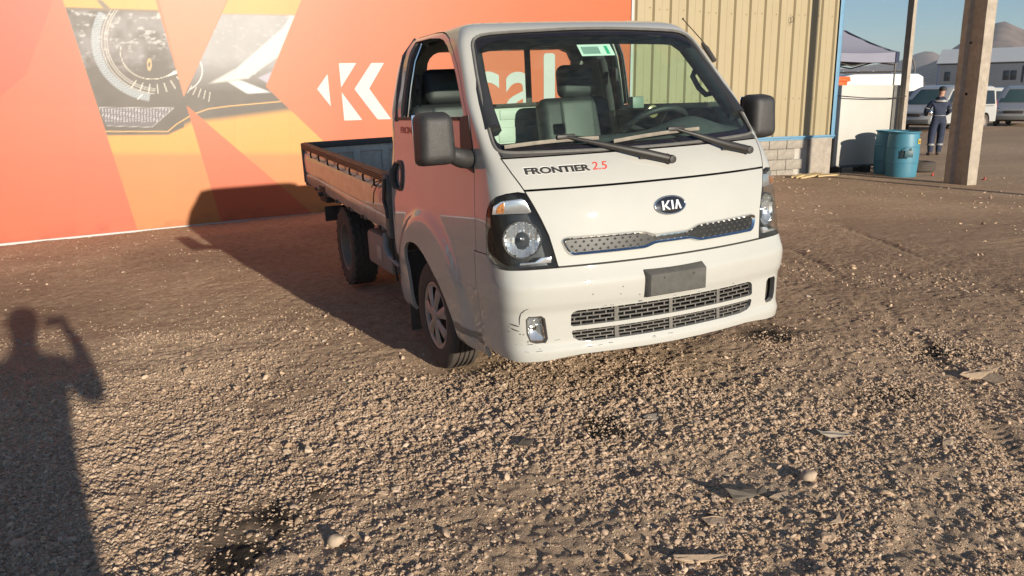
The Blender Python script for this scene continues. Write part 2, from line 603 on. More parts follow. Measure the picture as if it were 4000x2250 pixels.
def soil_material():
    m = bpy.data.materials.new('yard_soil'); m.use_nodes = True
    N, L = m.node_tree.nodes, m.node_tree.links
    b = N['Principled BSDF']; b.inputs['Roughness'].default_value = .95; b.inputs['Specular IOR Level'].default_value = .15
    at = N.new('ShaderNodeAttribute'); at.attribute_name = 'soil'
    sp = N.new('ShaderNodeSeparateColor'); L.new(at.outputs['Color'], sp.inputs[0])
    tc = N.new('ShaderNodeTexCoord')

    def noise(sc, det=6, rough=.65):
        n = N.new('ShaderNodeTexNoise'); n.inputs['Scale'].default_value = sc; n.inputs['Detail'].default_value = det; n.inputs['Roughness'].default_value = rough
        L.new(tc.outputs['Object'], n.inputs['Vector']); return n.outputs['Fac']

    def ramp(fac, stops):
        r = N.new('ShaderNodeValToRGB'); e = r.color_ramp.elements
        e[0].position, e[0].color = stops[0][0], stops[0][1] + (1,)
        e[1].position, e[1].color = stops[-1][0], stops[-1][1] + (1,)
        for p, c in stops[1:-1]: q = e.new(p); q.color = c + (1,)
        L.new(fac, r.inputs[0]); return r.outputs[0]

    def mix(f, a, b_):
        x = N.new('ShaderNodeMix'); x.data_type = 'RGBA'
        if isinstance(f, float): x.inputs['Factor'].default_value = f
        else: L.new(f, x.inputs['Factor'])
        L.new(a, x.inputs['A']); L.new(b_, x.inputs['B']); return x.outputs['Result']
    grav = ramp(noise(38, 8, .75), [(.30, (.42, .290, .190)), (.5, (.60, .430, .290)), (.72, (.74, .555, .39))])
    dirt = ramp(noise(14, 8, .7), [(.28, (.30, .195, .125)), (.5, (.47, .325, .215)), (.75, (.60, .435, .30))])
    c = mix(sp.outputs[0], grav, dirt)
    patch = ramp(sp.outputs[2], [(.32, (.84, .83, .82)), (.62, (1.12, 1.12, 1.10))])
    mm = N.new('ShaderNodeMix'); mm.data_type = 'RGBA'; mm.blend_type = 'MULTIPLY'; mm.inputs['Factor'].default_value = 1
    L.new(c, mm.inputs['A']); L.new(patch, mm.inputs['B']); c = mm.outputs['Result']
    dk = ramp(noise(20), [(.3, (.030, .024, .019)), (.7, (.075, .058, .044))])
    c = mix(sp.outputs[1], c, dk)
    L.new(c, b.inputs['Base Color'])
    bp = N.new('ShaderNodeBump'); bp.inputs['Strength'].default_value = 1.0; bp.inputs['Distance'].default_value = .016
    hn = N.new('ShaderNodeMath'); hn.operation = 'ADD'
    L.new(noise(70, 6, .7), hn.inputs[0]); L.new(noise(190, 4, .6), hn.inputs[1])
    L.new(hn.outputs[0], bp.inputs['Height']); L.new(bp.outputs[0], b.inputs['Normal'])
    return m


gme.materials.append(soil_material())


def gz(x, y):
    """ground height with relief, at a point"""
    x = np.atleast_1d(np.asarray(x, float)); y = np.atleast_1d(np.asarray(y, float))
    z = ground_z(x, y) + relief(x, y)
    return z


def gz1(x, y): return float(gz(x, y)[0])


# loose stones: thousands of small pebbles lying on the dirt, instanced on points
rng = np.random.default_rng(7)


def pebble_points(n, box, near):
    x = rng.uniform(box[0], box[1], n); y = rng.uniform(box[2], box[3], n)
    d = np.hypot(x - CAM_POS[0], y - CAM_POS[1])
    dk = dirt_mask(x, y)
    pat = fbm(x * 1.7 + 2, y * 1.7, 51, 4)
    pat2 = fbm(x * .6 + 9, y * .6, 57, 3)
    keep = np.clip((pat - .30) * 4, .12, 1) * np.clip((pat2 - .24) * 3.5, .3, 1) * (1 - .93 * dk)
    keep *= np.clip(1.25 - (d - near) / 11.0, .2, 1)
    rut, _t = track_field(x, y)
    keep *= np.clip(1 + rut * 90, .15, 1)
    for sx, sy, sr, sr2 in STAINS[:4]: keep *= np.clip(np.hypot((x - sx) / sr, (y - sy) / sr2 / 1.3) * 1.2 - .25, .12, 1)
    for wx_, wy_ in WHEEL_SPOTS: keep *= 1 - np.exp(-(((x - wx_) / .22) ** 2 + ((y - wy_) / .26) ** 2))
    m = rng.uniform(0, 1, n) < keep
    x, y, d = x[m], y[m], d[m]
    # nothing under the tyres' contact patches
    return x, y


def stone_material():
    m = bpy.data.materials.new('gravel_stone'); m.use_nodes = True
    N, L = m.node_tree.nodes, m.node_tree.links
    b = N['Principled BSDF']; b.inputs['Roughness'].default_value = .85; b.inputs['Specular IOR Level'].default_value = .25
    oi = N.new('ShaderNodeObjectInfo')
    r = N.new('ShaderNodeValToRGB'); e = r.color_ramp.elements
    e[0].position, e[0].color = 0, (.36, .25, .165, 1)
    e[1].position, e[1].color = 1, (.64, .50, .36, 1)
    for p, c in ((.35, (.45, .315, .21, 1)), (.7, (.55, .395, .27, 1)), (.93, (.62, .46, .33, 1))): q = e.new(p); q.color = c
    L.new(oi.outputs['Random'], r.inputs[0])
    nz = N.new('ShaderNodeTexNoise'); nz.inputs['Scale'].default_value = 3; nz.inputs['Detail'].default_value = 5
    tc = N.new('ShaderNodeTexCoord'); L.new(tc.outputs['Generated'], nz.inputs['Vector'])
    mm = N.new('ShaderNodeMix'); mm.data_type = 'RGBA'; mm.blend_type = 'MULTIPLY'; mm.inputs['Factor'].default_value = .35
    L.new(r.outputs[0], mm.inputs['A']); L.new(nz.outputs['Fac'], mm.inputs['B'])
    L.new(mm.outputs['Result'], b.inputs['Base Color'])
    return m


STONE = stone_material()


def pebble_object(seed, x, y, rad):
    n = len(x)
    z = gz(x, y) + rad * rng.uniform(-.45, .08, n)
    me = bpy.data.meshes.new('gravel'); me.vertices.add(n)
    me.vertices.foreach_set('co', np.stack([x, y, z], -1).astype(np.float32).ravel())
    a = me.attributes.new('rot', 'FLOAT_VECTOR', 'POINT')
    rot = np.stack([rng.normal(0, .5, n), rng.normal(0, .5, n), rng.uniform(0, 6.28, n)], -1).astype(np.float32)
    a.data.foreach_set('vector', rot.ravel())
    a = me.attributes.new('scl', 'FLOAT_VECTOR', 'POINT')
    s = np.stack([rad * rng.uniform(.8, 1.5, n), rad * rng.uniform(.7, 1.15, n), rad * rng.uniform(.38, .72, n)], -1).astype(np.float32)
    a.data.foreach_set('vector', s.ravel())
    o = bpy.data.objects.new('gravel', me); COL.objects.link(o)
    ng = bpy.data.node_groups.new('scatter', 'GeometryNodeTree')
    ng.interface.new_socket('Geometry', in_out='INPUT', socket_type='NodeSocketGeometry')
    ng.interface.new_socket('Geometry', in_out='OUTPUT', socket_type='NodeSocketGeometry')
    N, L = ng.nodes, ng.links
    gi, go = N.new('NodeGroupInput'), N.new('NodeGroupOutput')
    ico = N.new('GeometryNodeMeshIcoSphere'); ico.inputs['Radius'].default_value = 1.0; ico.inputs['Subdivisions'].default_value = 2
    pos = N.new('GeometryNodeInputPosition')
    nz = N.new('ShaderNodeTexNoise'); nz.noise_dimensions = '4D'; nz.inputs['W'].default_value = seed * 3.7; nz.inputs['Scale'].default_value = 1.05; nz.inputs['Detail'].default_value = 2.0
    L.new(pos.outputs[0], nz.inputs['Vector'])
    sub = N.new('ShaderNodeVectorMath'); sub.operation = 'SUBTRACT'; sub.inputs[1].default_value = (.5, .5, .5)
    scv = N.new('ShaderNodeVectorMath'); scv.operation = 'SCALE'; scv.inputs['Scale'].default_value = 1.5
    L.new(nz.outputs['Color'], sub.inputs[0]); L.new(sub.outputs[0], scv.inputs[0])
    spn = N.new('GeometryNodeSetPosition'); L.new(ico.outputs['Mesh'], spn.inputs['Geometry']); L.new(scv.outputs[0], spn.inputs['Offset'])
    sm = N.new('GeometryNodeSetMaterial'); sm.inputs['Material'].default_value = STONE; L.new(spn.outputs[0], sm.inputs['Geometry'])
    ssm = N.new('GeometryNodeSetShadeSmooth'); ssm.inputs['Shade Smooth'].default_value = bool(seed % 2); L.new(sm.outputs[0], ssm.inputs['Geometry'])
    iop = N.new('GeometryNodeInstanceOnPoints')
    L.new(gi.outputs[0], iop.inputs['Points']); L.new(ssm.outputs[0], iop.inputs['Instance'])
    for nm, sk in (('rot', 'Rotation'), ('scl', 'Scale')):
        na = N.new('GeometryNodeInputNamedAttribute'); na.data_type = 'FLOAT_VECTOR'; na.inputs['Name'].default_value = nm
        L.new(na.outputs['Attribute'], iop.inputs[sk])
    L.new(iop.outputs[0], go.inputs[0])
    md = o.modifiers.new('scatter', 'NODES'); md.node_group = ng
    tag(o, 'loose brown and grey gravel scattered over the yard', 'gravel', None, 'stuff')
    me.materials.append(STONE)
    return o


for k, (n, box, near, r0, sg, rmax) in enumerate((
        (360000, (-3.4, 2.1, -3.2, -.1), 2.2, .0039, .50, .014),
        (330000, (-3.9, 3.0, -3.2, 2.4), 2.6, .0040, .44, .013),
        (170000, (-4.8, 5.0, -3.0, 7.7), 3.8, .0058, .38, .017),
        (6000, (-3.4, 3.5, -3.2, 1.5), 2.0, .0115, .35, .024),
        (60000, (2.0, 14.0, .0, 12.0), 9.0, .010, .4, .026))):
    px_, py_ = pebble_points(n, box, near)
    rad = np.minimum(r0 * np.exp(rng.normal(0, sg, len(px_))), rmax)
    pebble_object(k + 1, px_, py_, rad)

# ------------------------------------------------------------------ the truck
TR = empty('flatbed_truck')
TR.matrix_world = TRUCK_M
tag(TR, 'small white cab-over flatbed truck with grey mirrors and no number plate', 'truck')

# z, half width, front y, bow, corner x radius, corner y radius, back y, back radius
SEC = np.array([
 [0.225,0.790,-1.045,0.20,0.204,0.27,0.85,0.05],
 [0.250,0.802,-1.075,0.20,0.204,0.27,0.85,0.05],
 [0.300,0.812,-1.100,0.20,0.204,0.27,0.85,0.05],
 [0.340,0.817,-1.104,0.20,0.204,0.27,0.855,0.05],
 [0.372,0.818,-1.090,0.20,0.204,0.27,0.857,0.05],
 [0.525,0.829,-1.092,0.20,0.204,0.27,0.87,0.06],
 [0.560,0.835,-1.108,0.20,0.204,0.27,0.874,0.06],
 [0.648,0.839,-1.118,0.20,0.204,0.27,0.88,0.06],
 [0.664,0.839,-1.114,0.20,0.203,0.27,0.88,0.06],
 [0.700,0.838,-1.104,0.21,0.195,0.27,0.885,0.06],
 [0.740,0.838,-1.096,0.22,0.187,0.27,0.885,0.06],
 [0.840,0.836,-1.085,0.23,0.175,0.27,0.89,0.06],
 [0.977,0.830,-1.066,0.24,0.170,0.27,0.90,0.07],
 [1.089,0.821,-1.032,0.24,0.162,0.245,0.90,0.07],
 [1.170,0.812,-0.985,0.24,0.145,0.21,0.90,0.08],
 [1.230,0.806,-0.932,0.24,0.115,0.165,0.90,0.09],
 [1.270,0.805,-0.890,0.235,0.095,0.135,0.90,0.10],
 [1.450,0.798,-0.727,0.22,0.062,0.09,0.895,0.11],
 [1.640,0.763,-0.550,0.21,0.060,0.09,0.88,0.12],
 [1.760,0.736,-0.438,0.20,0.066,0.11,0.86,0.13],
 [1.810,0.718,-0.388,0.20,0.075,0.11,0.845,0.14],
 [1.848,0.694,-0.345,0.20,0.088,0.13,0.825,0.15],
 [1.882,0.668,-0.280,0.19,0.100,0.14,0.79,0.16],
 [1.905,0.620,-0.190,0.17,0.130,0.17,0.74,0.17],
 [1.918,0.560,-0.070,0.14,0.140,0.17,0.66,0.17],
 [1.925,0.450,0.060,0.10,0.140,0.15,0.55,0.16],
 [1.928,0.250,0.160,0.05,0.100,0.10,0.42,0.12]])


def sec(z):
    zz = SEC[:, 0]
    i = int(np.clip(np.searchsorted(zz, z) - 1, 0, len(zz) - 2))
    h = zz[i + 1] - zz[i]; t = (z - zz[i]) / h

    def tang(k):
        if k == 0: return (SEC[1, 1:] - SEC[0, 1:]) / (zz[1] - zz[0])
        if k == len(zz) - 1: return (SEC[-1, 1:] - SEC[-2, 1:]) / (zz[-1] - zz[-2])
        a = (SEC[k, 1:] - SEC[k - 1, 1:]) / (zz[k] - zz[k - 1]); b = (SEC[k + 1, 1:] - SEC[k, 1:]) / (zz[k + 1] - zz[k])
        return np.where(a * b > 0, 2 * a * b / np.where(a * b > 0, a + b, 1), 0)
    m0 = tang(i) * h; m1 = tang(i + 1) * h; p0 = SEC[i, 1:]; p1 = SEC[i + 1, 1:]
    return (2*t**3-3*t*t+1)*p0 + (t**3-2*t*t+t)*m0 + (-2*t**3+3*t*t)*p1 + (t**3-t*t)*m1


def half_section(z, nf=22, nc=14, ns=34, nr=6, nb=8):
    W, yf, b, rf, ry, yb, rb = sec(z)
    pts = []
    x0 = W - rf
    for k in range(nf):
        x = x0 * k / nf; pts.append((x, yf + b * x * x))
    P0 = np.array([x0, yf + b * x0 * x0]); P1 = np.array([W, P0[1] + 2 * b * x0 * rf]); P2 = np.array([W, P1[1] + ry])
    for k in range(nc):
        t = k / nc; w = 2.2; a = (1 - t) ** 2; c = 2 * t * (1 - t) * w; e = t * t
        pts.append(tuple((a * P0 + c * P1 + e * P2) / (a + c + e)))
    y0 = P2[1]; y1 = yb - rb
    for k in range(ns): pts.append((W, y0 + (y1 - y0) * k / ns))
    A = np.array([W, y1]); B = np.array([W, yb]); D = np.array([W - rb, yb])
    for k in range(nr):
        t = k / nr; pts.append(tuple((1 - t) ** 2 * A + 2 * t * (1 - t) * B + t * t * D))
    for k in range(nb + 1): pts.append(((W - rb) * (1 - k / nb), yb))
    return np.array(pts)


def flare(y, z, ax):
    d = np.hypot(y - .17, z - .26)
    s = np.clip((.66 - d) / .06, 0, 1); s = s * s * (3 - 2 * s)
    return .024 * s * np.clip((ax - .74) / .06, 0, 1) * np.clip((1.1 - z) / .1, 0, 1) * np.clip((y + .62) / .25, 0, 1)


ZS = np.concatenate([np.linspace(.225, .30, 5)[:-1], np.linspace(.30, 1.30, 52)[:-1], np.linspace(1.30, 1.81, 22)[:-1],
                     [1.81, 1.828, 1.845, 1.86, 1.875, 1.89, 1.9, 1.908, 1.914, 1.919, 1.923, 1.926, 1.928]])
_rows = []
for z in ZS:
    h = half_section(z)
    r = np.concatenate([h, [(-x, y) for x, y in h[-2:0:-1]]])
    g = np.c_[r, np.full(len(r), z)]
    g[:, 0] += np.sign(g[:, 0]) * flare(g[:, 1], g[:, 2], np.abs(g[:, 0]))
    _rows.append(g)
GRID = np.array(_rows)
NZ, NS = GRID.shape[:2]


def surf_y(x, z, off=0.0):
    """front surface: y at (x, z)"""
    h = half_section(z, 40, 30, 10, 2, 2)[:70]
    return float(np.interp(abs(x), h[:, 0], h[:, 1])) - off


def surf_x(y, z, off=0.0):
    W = sec(z)[0]
    return float(W + flare(np.array(y), np.array(z), np.array(W))) + off


def skin(name, pred, thick=0.012, m=WHITE, inward=0.0, roof=False):
    """a piece of the cab surface (faces whose centre passes pred), thickened inwards to a closed sheet."""
    V = GRID.reshape(-1, 3)
    F = []
    for i in range(NZ - 1):
        for j in range(NS):
            f = (i * NS + j, i * NS + (j + 1) % NS, (i + 1) * NS + (j + 1) % NS, (i + 1) * NS + j)
            c = V[list(f)].mean(0)
            if pred(c): F.append(f)
    if roof: F.append(tuple((NZ - 1) * NS + j for j in range(NS)))
    used = sorted({a for f in F for a in f}); ix = {a: k for k, a in enumerate(used)}
    bm = bmesh.new()
    bv = [bm.verts.new(V[a]) for a in used]
    for f in F: bm.faces.new([bv[ix[a]] for a in f])
    bmesh.ops.recalc_face_normals(bm, faces=bm.faces)
    # outward normals
    s = 0.0
    for f in bm.faces:
        c = f.calc_center_median(); s += f.normal.dot(Vector((c.x, c.y, c.z - 1.0)))
    if s < 0: bmesh.ops.reverse_faces(bm, faces=bm.faces)
    bm.normal_update()
    if inward:
        for v in bm.verts: v.co = v.co - v.normal * inward
        bm.normal_update()
    me = bpy.data.meshes.new(name); bm.to_mesh(me); bm.free()
    me.materials.append(m)
    o = bpy.data.objects.new(name, me); COL.objects.link(o)
    md = o.modifiers.new('s', 'SOLIDIFY'); md.thickness = thick; md.offset = -1; md.use_even_offset = True
    apply_mods(o)
    return o


def mir(half):
    """close a right half-outline (x>=0, listed from top centre to bottom centre) into a full loop"""
    return ccw(list(half) + [(-x, z) for x, z in half[::-1] if x > 1e-6])


WS_HALF = [(0, 1.853), (.17, 1.851), (.45, 1.843), (.595, 1.836), (.645, 1.818), (.670, 1.788), (.682, 1.745), (.714, 1.60),
           (.742, 1.44), (.752, 1.33), (.752, 1.29), (.740, 1.268), (.70, 1.260), (.60, 1.256), (.3, 1.250), (0, 1.247)]
def chaikin(P, it=1):
    for _ in range(it):
        Q = []
        for i in range(len(P)):
            a, b = np.array(P[i]), np.array(P[(i + 1) % len(P)])
            Q += [tuple(a * .75 + b * .25), tuple(a * .25 + b * .75)]
        P = Q
    return P


WS = chaikin(mir(WS_HALF))
WIN = ccw([(.575, 1.868), (.30, 1.866), (.10, 1.850), (0, 1.832), (-.10, 1.795), (-.20, 1.735), (-.30, 1.648), (-.40, 1.545), (-.475, 1.452),
           (-.470, 1.432), (.60, 1.430), (.61, 1.45)])
RWIN = chaikin(mir([(0, 1.825), (.44, 1.825), (.50, 1.80), (.53, 1.74), (.53, 1.56), (.50, 1.50), (.44, 1.478), (0, 1.478)]))
ARCH = [(.55, .10), (.560, .58), (.545, .63), (.50, .67), (.42, .692), (.33, .697), (.25, .685), (.15, .650), (.05, .597),
        (-.04, .53), (-.12, .45), (-.18, .385), (-.225, .335), (-.26, .20), (-.26, .10)]
DOOR = ccw([(.655, 1.893), (.30, 1.894), (.10, 1.880), (.03, 1.868), (-.09, 1.832), (-.20, 1.772), (-.31, 1.685), (-.41, 1.580), (-.50, 1.470), (-.565, 1.36),
            (-.602, 1.25), (-.613, 1.16), (-.630, .99), (-.637, .79), (-.612, .786), (-.612, .20), (.80, .20), (.792, .80), (.785, 1.10),
            (.765, 1.40), (.715, 1.70)])
BUMP = ccw([(-1.3, .15), (-1.3, .736), (-.92, .736), (-.84, .742), (-.795, .768), (-.768, .790), (-.612, .786), (-.612, .353), (-.222, .345), (-.19, .15)])
HOODL = mir([(0, 1.092), (.690, 1.090), (.666, 1.03), (.638, .958), (.613, .886), (.597, .806), (.585, .740), (0, .740)])
HOODU = mir([(0, 1.238), (.745, 1.236), (.724, 1.17), (.691, 1.094), (0, 1.096)])
COWL = mir([(0, 1.30), (.72, 1.30), (.748, 1.262), (.744, 1.239), (0, 1.241)])
HLP = [(.002, 1.082), (-.032, 1.089), (-.087, 1.083), (-.134, 1.070), (-.172, 1.044), (-.193, 1.004), (-.203, .958), (-.209, .894), (-.207, .800),
       (-.189, .774), (-.163, .752), (-.116, .738), (-.078, .736), (.027, .736), (.150, .737), (.138, .762), (.127, .806), (.104, .886), (.072, .958), (.035, 1.03)]


def diag_prism(poly, side, d0=.35, d1=1.6):
    """prism whose axis points out of the front corner of the cab; side=-1 is the nearside"""
    bm = bmesh.new()
    A, B = [], []
    for s, z in poly:
        # point with  .8x - .6y = s  (x<0 side), moved along (-.6,-.8)
        for lst, d in ((A, d0), (B, d1)):
            x = .8 * s - .6 * d; y = -.6 * s - .8 * d
            lst.append(bm.verts.new((x * (1 if side < 0 else -1), y, z)))
    bm.faces.new(A); bm.faces.new(B)
    k = len(poly)
    for i in range(k): bm.faces.new((A[i], A[(i + 1) % k], B[(i + 1) % k], B[i]))
    bmesh.ops.recalc_face_normals(bm, faces=bm.faces)
    return from_bm('cutter', bm)


def pc(poly, axis, a0, a1):
    return from_bm('cutter', prism_bm(poly, axis, a0, a1))


def finish(o, name, ang=28):
    o.name = name; o.data.name = name
    o.parent = TR
    smoothed(o, ang)
    return o


def grow(poly, d): return offset_poly(ccw(poly), -d)


c_ws = pc(WS, 'y', -1.3, .1)
c_win = pc(WIN, 'x', -1.2, 1.2)
c_rw = pc(RWIN, 'y', .6, 1.2)
c_arch = pc(ARCH, 'x', -1.2, 1.2)
c_doorg = pc(grow(DOOR, .003), 'x', -1.2, 1.2)
c_door = pc(grow(DOOR, -.003), 'x', -1.2, 1.2)
c_bumpg = pc(grow(BUMP, .003), 'x', -1.2, 1.2)
c_bump = pc(grow(BUMP, -.002), 'x', -1.2, 1.2)
c_hlg = [diag_prism(HLP, s) for s in (-1, 1)]
c_hl = [diag_prism(offset_poly(ccw(HLP), .004), s) for s in (-1, 1)]
c_hoodlg = pc(grow(HOODL, .003), 'y', -1.3, -.6)
c_hoodl = pc(grow(HOODL, -.003), 'y', -1.3, -.6)
c_hoodug = pc(grow(HOODU, .003), 'y', -1.3, -.6)
c_hoodu = pc(grow(HOODU, -.003), 'y', -1.3, -.6)
c_cowl = pc(COWL, 'y', -1.3, -.6)

body = skin('body', lambda c: c[2] > .55, .014, roof=True)
for c in (c_ws, c_win, c_rw, c_doorg, c_bumpg, c_hlg[0], c_hlg[1], c_hoodlg, c_hoodug, c_cowl): cut(body, c)
body = finish(body, 'cab_body')

for sgn in (-1, 1):
    d = skin('door', lambda c: c[0] * sgn > .4 and -.75 < c[1] < .95, .020)
    cut(d, c_door, 'INTERSECT'); cut(d, c_win); cut(d, c_arch)
    if sgn < 0: DOOR_R = finish(d, 'door')
    else: DOOR_L = finish(d, 'door')

hl_ = skin('hood', lambda c: c[1] < -.7 and .6 < c[2] < 1.2 and abs(c[0]) < .78, .012)
cut(hl_, c_hoodl, 'INTERSECT'); finish(hl_, 'front_panel')
hu_ = skin('hood', lambda c: c[1] < -.6 and 1.0 < c[2] < 1.32 and abs(c[0]) < .80, .012)
cut(hu_, c_hoodu, 'INTERSECT'); HOODUP = finish(hu_, 'cowl_panel')
cw_ = skin('cowl', lambda c: c[1] < -.5 and 1.15 < c[2] < 1.40 and abs(c[0]) < .80, .014, BLACKP)
cut(cw_, c_cowl, 'INTERSECT'); cut(cw_, c_ws); finish(cw_, 'cowl_strip')

# bumper with its lower grille opening, fog lamp pockets and the recess round them
bmp = skin('bumper', lambda c: c[1] < -.1 and c[2] < .86, .030)
cut(bmp, c_bump, 'INTERSECT'); cut(bmp, c_arch)
for c in c_hlg: cut(bmp, c)
LG_UP = mir([(0, .524), (.50, .524), (.522, .518), (.533, .505), (.536, .455), (.525, .448), (0, .448)])
LG_LO = mir([(0, .428), (.525, .428), (.533, .420), (.524, .392), (.50, .376), (.44, .367), (0, .366)])
for lg in (LG_UP, LG_LO): cut(bmp, pc(lg, 'y', -1.3, -.7), keep=False)
FOG = [(.738, .500), (.728, .513), (.672, .514), (.655, .500), (.645, .400), (.655, .381), (.700, .382), (.724, .392), (.736, .43)]
for s in (-1, 1): cut(bmp, pc(ccw([(s * x, z) for x, z in FOG]), 'y', -1.3, -.7), keep=False)
# underside of the bumper rises between the corners
cut(bmp, pc(mir([(0, .308), (.48, .312), (.56, .306), (.66, .294), (.76, .291), (.95, .297), (.95, .1), (0, .1)]), 'y', -1.4, -.1), keep=False)

BUMPER = finish(bmp, 'bumper')

def faceted(name, rad, parent, depth=.046, n=13):
    """paraboloid reflector broken into small tilted mirror facets, like pressed fluting"""
    rr = random.Random(9)
    V, F = [], []
    st_ = 2 * rad / n
    for i in range(n):
        tilt = rr.uniform(-.28, .28)
        for j in range(n):
            cx, cy = -rad + (i + .5) * st_, -rad + (j + .5) * st_
            if math.hypot(cx, cy) > rad * 1.02: continue
            b0 = len(V); tj = rr.uniform(-.16, .16)
            for dx, dy in ((-.5, -.5), (.5, -.5), (.5, .5), (-.5, .5)):
                x, y = cx + dx * st_ * 1.04, cy + dy * st_ * 1.04
                q = math.hypot(x, y)
                if q > rad: x, y = x * rad / q, y * rad / q
                V.append((x, y, -depth * (1 - (math.hypot(cx, cy) / rad) ** 2) + dx * st_ * (tilt + 1.0 * cx / rad) + dy * st_ * (tj + 1.0 * cy / rad)))
            F.append((b0, b0 + 1, b0 + 2, b0 + 3))
    return mk(name, V, F, REFLECT, parent)


# headlamps -----------------------------------------------------------------
for s, chg, ch in ((-1, c_hlg[0], c_hl[0]), (1, c_hlg[1], c_hl[1])):
    pred = lambda c: c[0] * s > .45 and c[1] < -.55 and .68 < c[2] < 1.16
    hs = skin('housing', pred, .008, mat('lamp_housing', (.035, .038, .042), .3, metal=.5, var=.3, scale=20), inward=.075)
    cut(hs, chg, 'INTERSECT'); hs = finish(hs, 'headlamp')
    hs['label'] = 'headlamp on the truck nearside' if s < 0 else 'headlamp on the truck offside'
    # side walls of the pocket
    V, F = [], []
    rim = []
    for q, z in HLP:
        # march along the axis to the surface
        best = None
        for d in np.linspace(.7, 1.5, 240):
            x = .8 * q - .6 * d; y = -.6 * q - .8 * d
            W = sec(z)[0]
            if abs(x) >= W or y <= surf_y(min(abs(x), W - .001), z): best = (x, y); break
        rim.append((best[0], best[1], z))
    for (x, y, z) in rim:
        V.append((x * -s, y, z)); V.append(((x + .6 * .09) * -s, y + .8 * .09, z))
    k = len(rim)
    V = [(v[0], v[1], v[2]) for v in V]
    for i in range(k): F.append((2*i, 2*i+1, 2*((i+1) % k)+1, 2*((i+1) % k)))
    wall = mk('housing_wall', V, F, BLACKP, hs, 40)
    ln = skin('lens', pred, .003, LENS, inward=.001)
    cut(ln, ch, 'INTERSECT'); ln.parent = hs; ln.name = 'lens'; smoothed(ln, 30)
    # round reflector bowl
    ax_ = Vector((s * .42, -.90, .02)).normalized()
    q = ax_.to_track_quat('Z', 'Y').to_matrix()

    def place(o, c):
        for v in o.data.vertices: v.co = q @ v.co + Vector(c)
    prof = [(.004, -.050), (.03, -.046), (.05, -.036), (.068, -.020), (.080, 0.0), (.086, .004), (.086, -.01)]
    rf = faceted('reflector', .084, hs); place(rf, (s * .715, -.918, .868))
    rg_ = lathe('reflector_rim', [(.084, -.012), (.086, .004), (.090, .006), (.092, -.002), (.090, -.014)], 40, BLACKP, hs, 'z', (0, 0, 0), 40, True); place(rg_, (s * .715, -.918, .868))
    bl = lathe('bulb_shield', [(.001, .004), (.007, .003), (.010, -.006), (.010, -.045)], 16, CHROME, hs); place(bl, (s * .715, -.918, .868))
    # turn signal block
    tp = [(-.096, -.032), (.072, -.034), (.088, -.028), (.060, .028), (.042, .036), (-.050, .028), (-.088, .006)]
    o = prism('turn_signal', [(x * (1 if s < 0 else -1), y) for x, y in tp], 'z', -.012, .012, REFLECT, hs, .004, 30)
    place(o, (s * .738, -.878, 1.020))
    o = prism('amber_bulb', [(x * (1 if s < 0 else -1), y) for x, y in [(-.075, -.026), (-.040, -.028), (-.034, .022), (-.052, .018), (-.072, 0)]], 'z', .008, .018, AMBER, hs, .003, 30)
    place(o, (s * .738, -.878, 1.020))
    o = prism('position_lamp', [(x * (1 if s < 0 else -1), y) for x, y in [(-.07, -.014), (.075, -.006), (.078, .022), (.03, .02), (.0, .0), (-.07, -.004)]], 'z', -.01, .012, REFLECT, hs, .003, 30)
    place(o, (s * .680, -.972, .768))

# windscreen -------------------------------------------------------------------
wpred = lambda c: c[1] < .1 and c[2] > 1.18 and abs(c[0]) < .79
CLEAR = chaikin(mir([(0, 1.775), (.40, 1.768), (.55, 1.755), (.615, 1.735), (.640, 1.70), (.672, 1.60), (.705, 1.44), (.715, 1.34), (.708, 1.312), (.66, 1.302), (.3, 1.292), (0, 1.288)]))
c_clear = pc(CLEAR, 'y', -1.3, .1)
MID = chaikin(mir([(0, 1.815), (.40, 1.808), (.57, 1.796), (.645, 1.76), (.665, 1.72), (.694, 1.60), (.725, 1.44), (.735, 1.34), (.728, 1.298), (.66, 1.288), (.3, 1.279), (0, 1.275)]))
c_mid = pc(MID, 'y', -1.3, .1)
ws = skin('windscreen', wpred, .004, GLASS, inward=.006)
cut(ws, c_mid, 'INTERSECT'); WSO = finish(ws, 'windscreen', 40)
fr = skin('frit', wpred, .004, FRIT, inward=.006)
cut(fr, c_ws, 'INTERSECT'); cut(fr, c_mid); fr.name = 'black_border'; fr.parent = WSO; smoothed(fr, 40)
sh_ = skin('shade', wpred, .0015, SHADE, inward=.0125)
cut(sh_, pc(mir([(0, 1.83), (.70, 1.83), (.70, 1.725), (.60, 1.745), (.45, 1.757), (0, 1.766)]), 'y', -1.3, .1), 'INTERSECT', False)
cut(sh_, c_mid, 'INTERSECT'); sh_.name = 'shade_band'; sh_.parent = WSO; smoothed(sh_, 40)
seal = []
for k in range(len(WS)):
    a, b = np.array(WS[k]), np.array(WS[(k + 1) % len(WS)])
    for t in np.linspace(0, 1, max(2, int(np.linalg.norm(b - a) / .05)), endpoint=False):
        p = a + (b - a) * t
        seal.append((p[0], surf_y(p[0], p[1], .001), p[1]))
tube('windscreen_seal', seal, .008, GREYBAR, WSO, 6, True)
# registration sticker (barcode side shown)
STK = mat('sticker_pale', (0.62, 0.72, 0.66), 0.6, var=0.05)
STKG = mat('sticker_green', (0.02, 0.38, 0.20), 0.6)


def on_ws(name, x0, z0, x1, z1, off, m, parent, sk=0.0):
    V = []
    for x, z in ((x0, z0), (x1, z0), (x1 + sk, z1), (x0 + sk, z1)):
        V.append((x, surf_y(x, z) + off, z))
    V += [(v[0], v[1] + .001, v[2]) for v in V]
    return mk(name, V, [(0, 1, 2, 3), (7, 6, 5, 4), (0, 4, 5, 1), (1, 5, 6, 2), (2, 6, 7, 3), (3, 7, 4, 0)], m, parent)


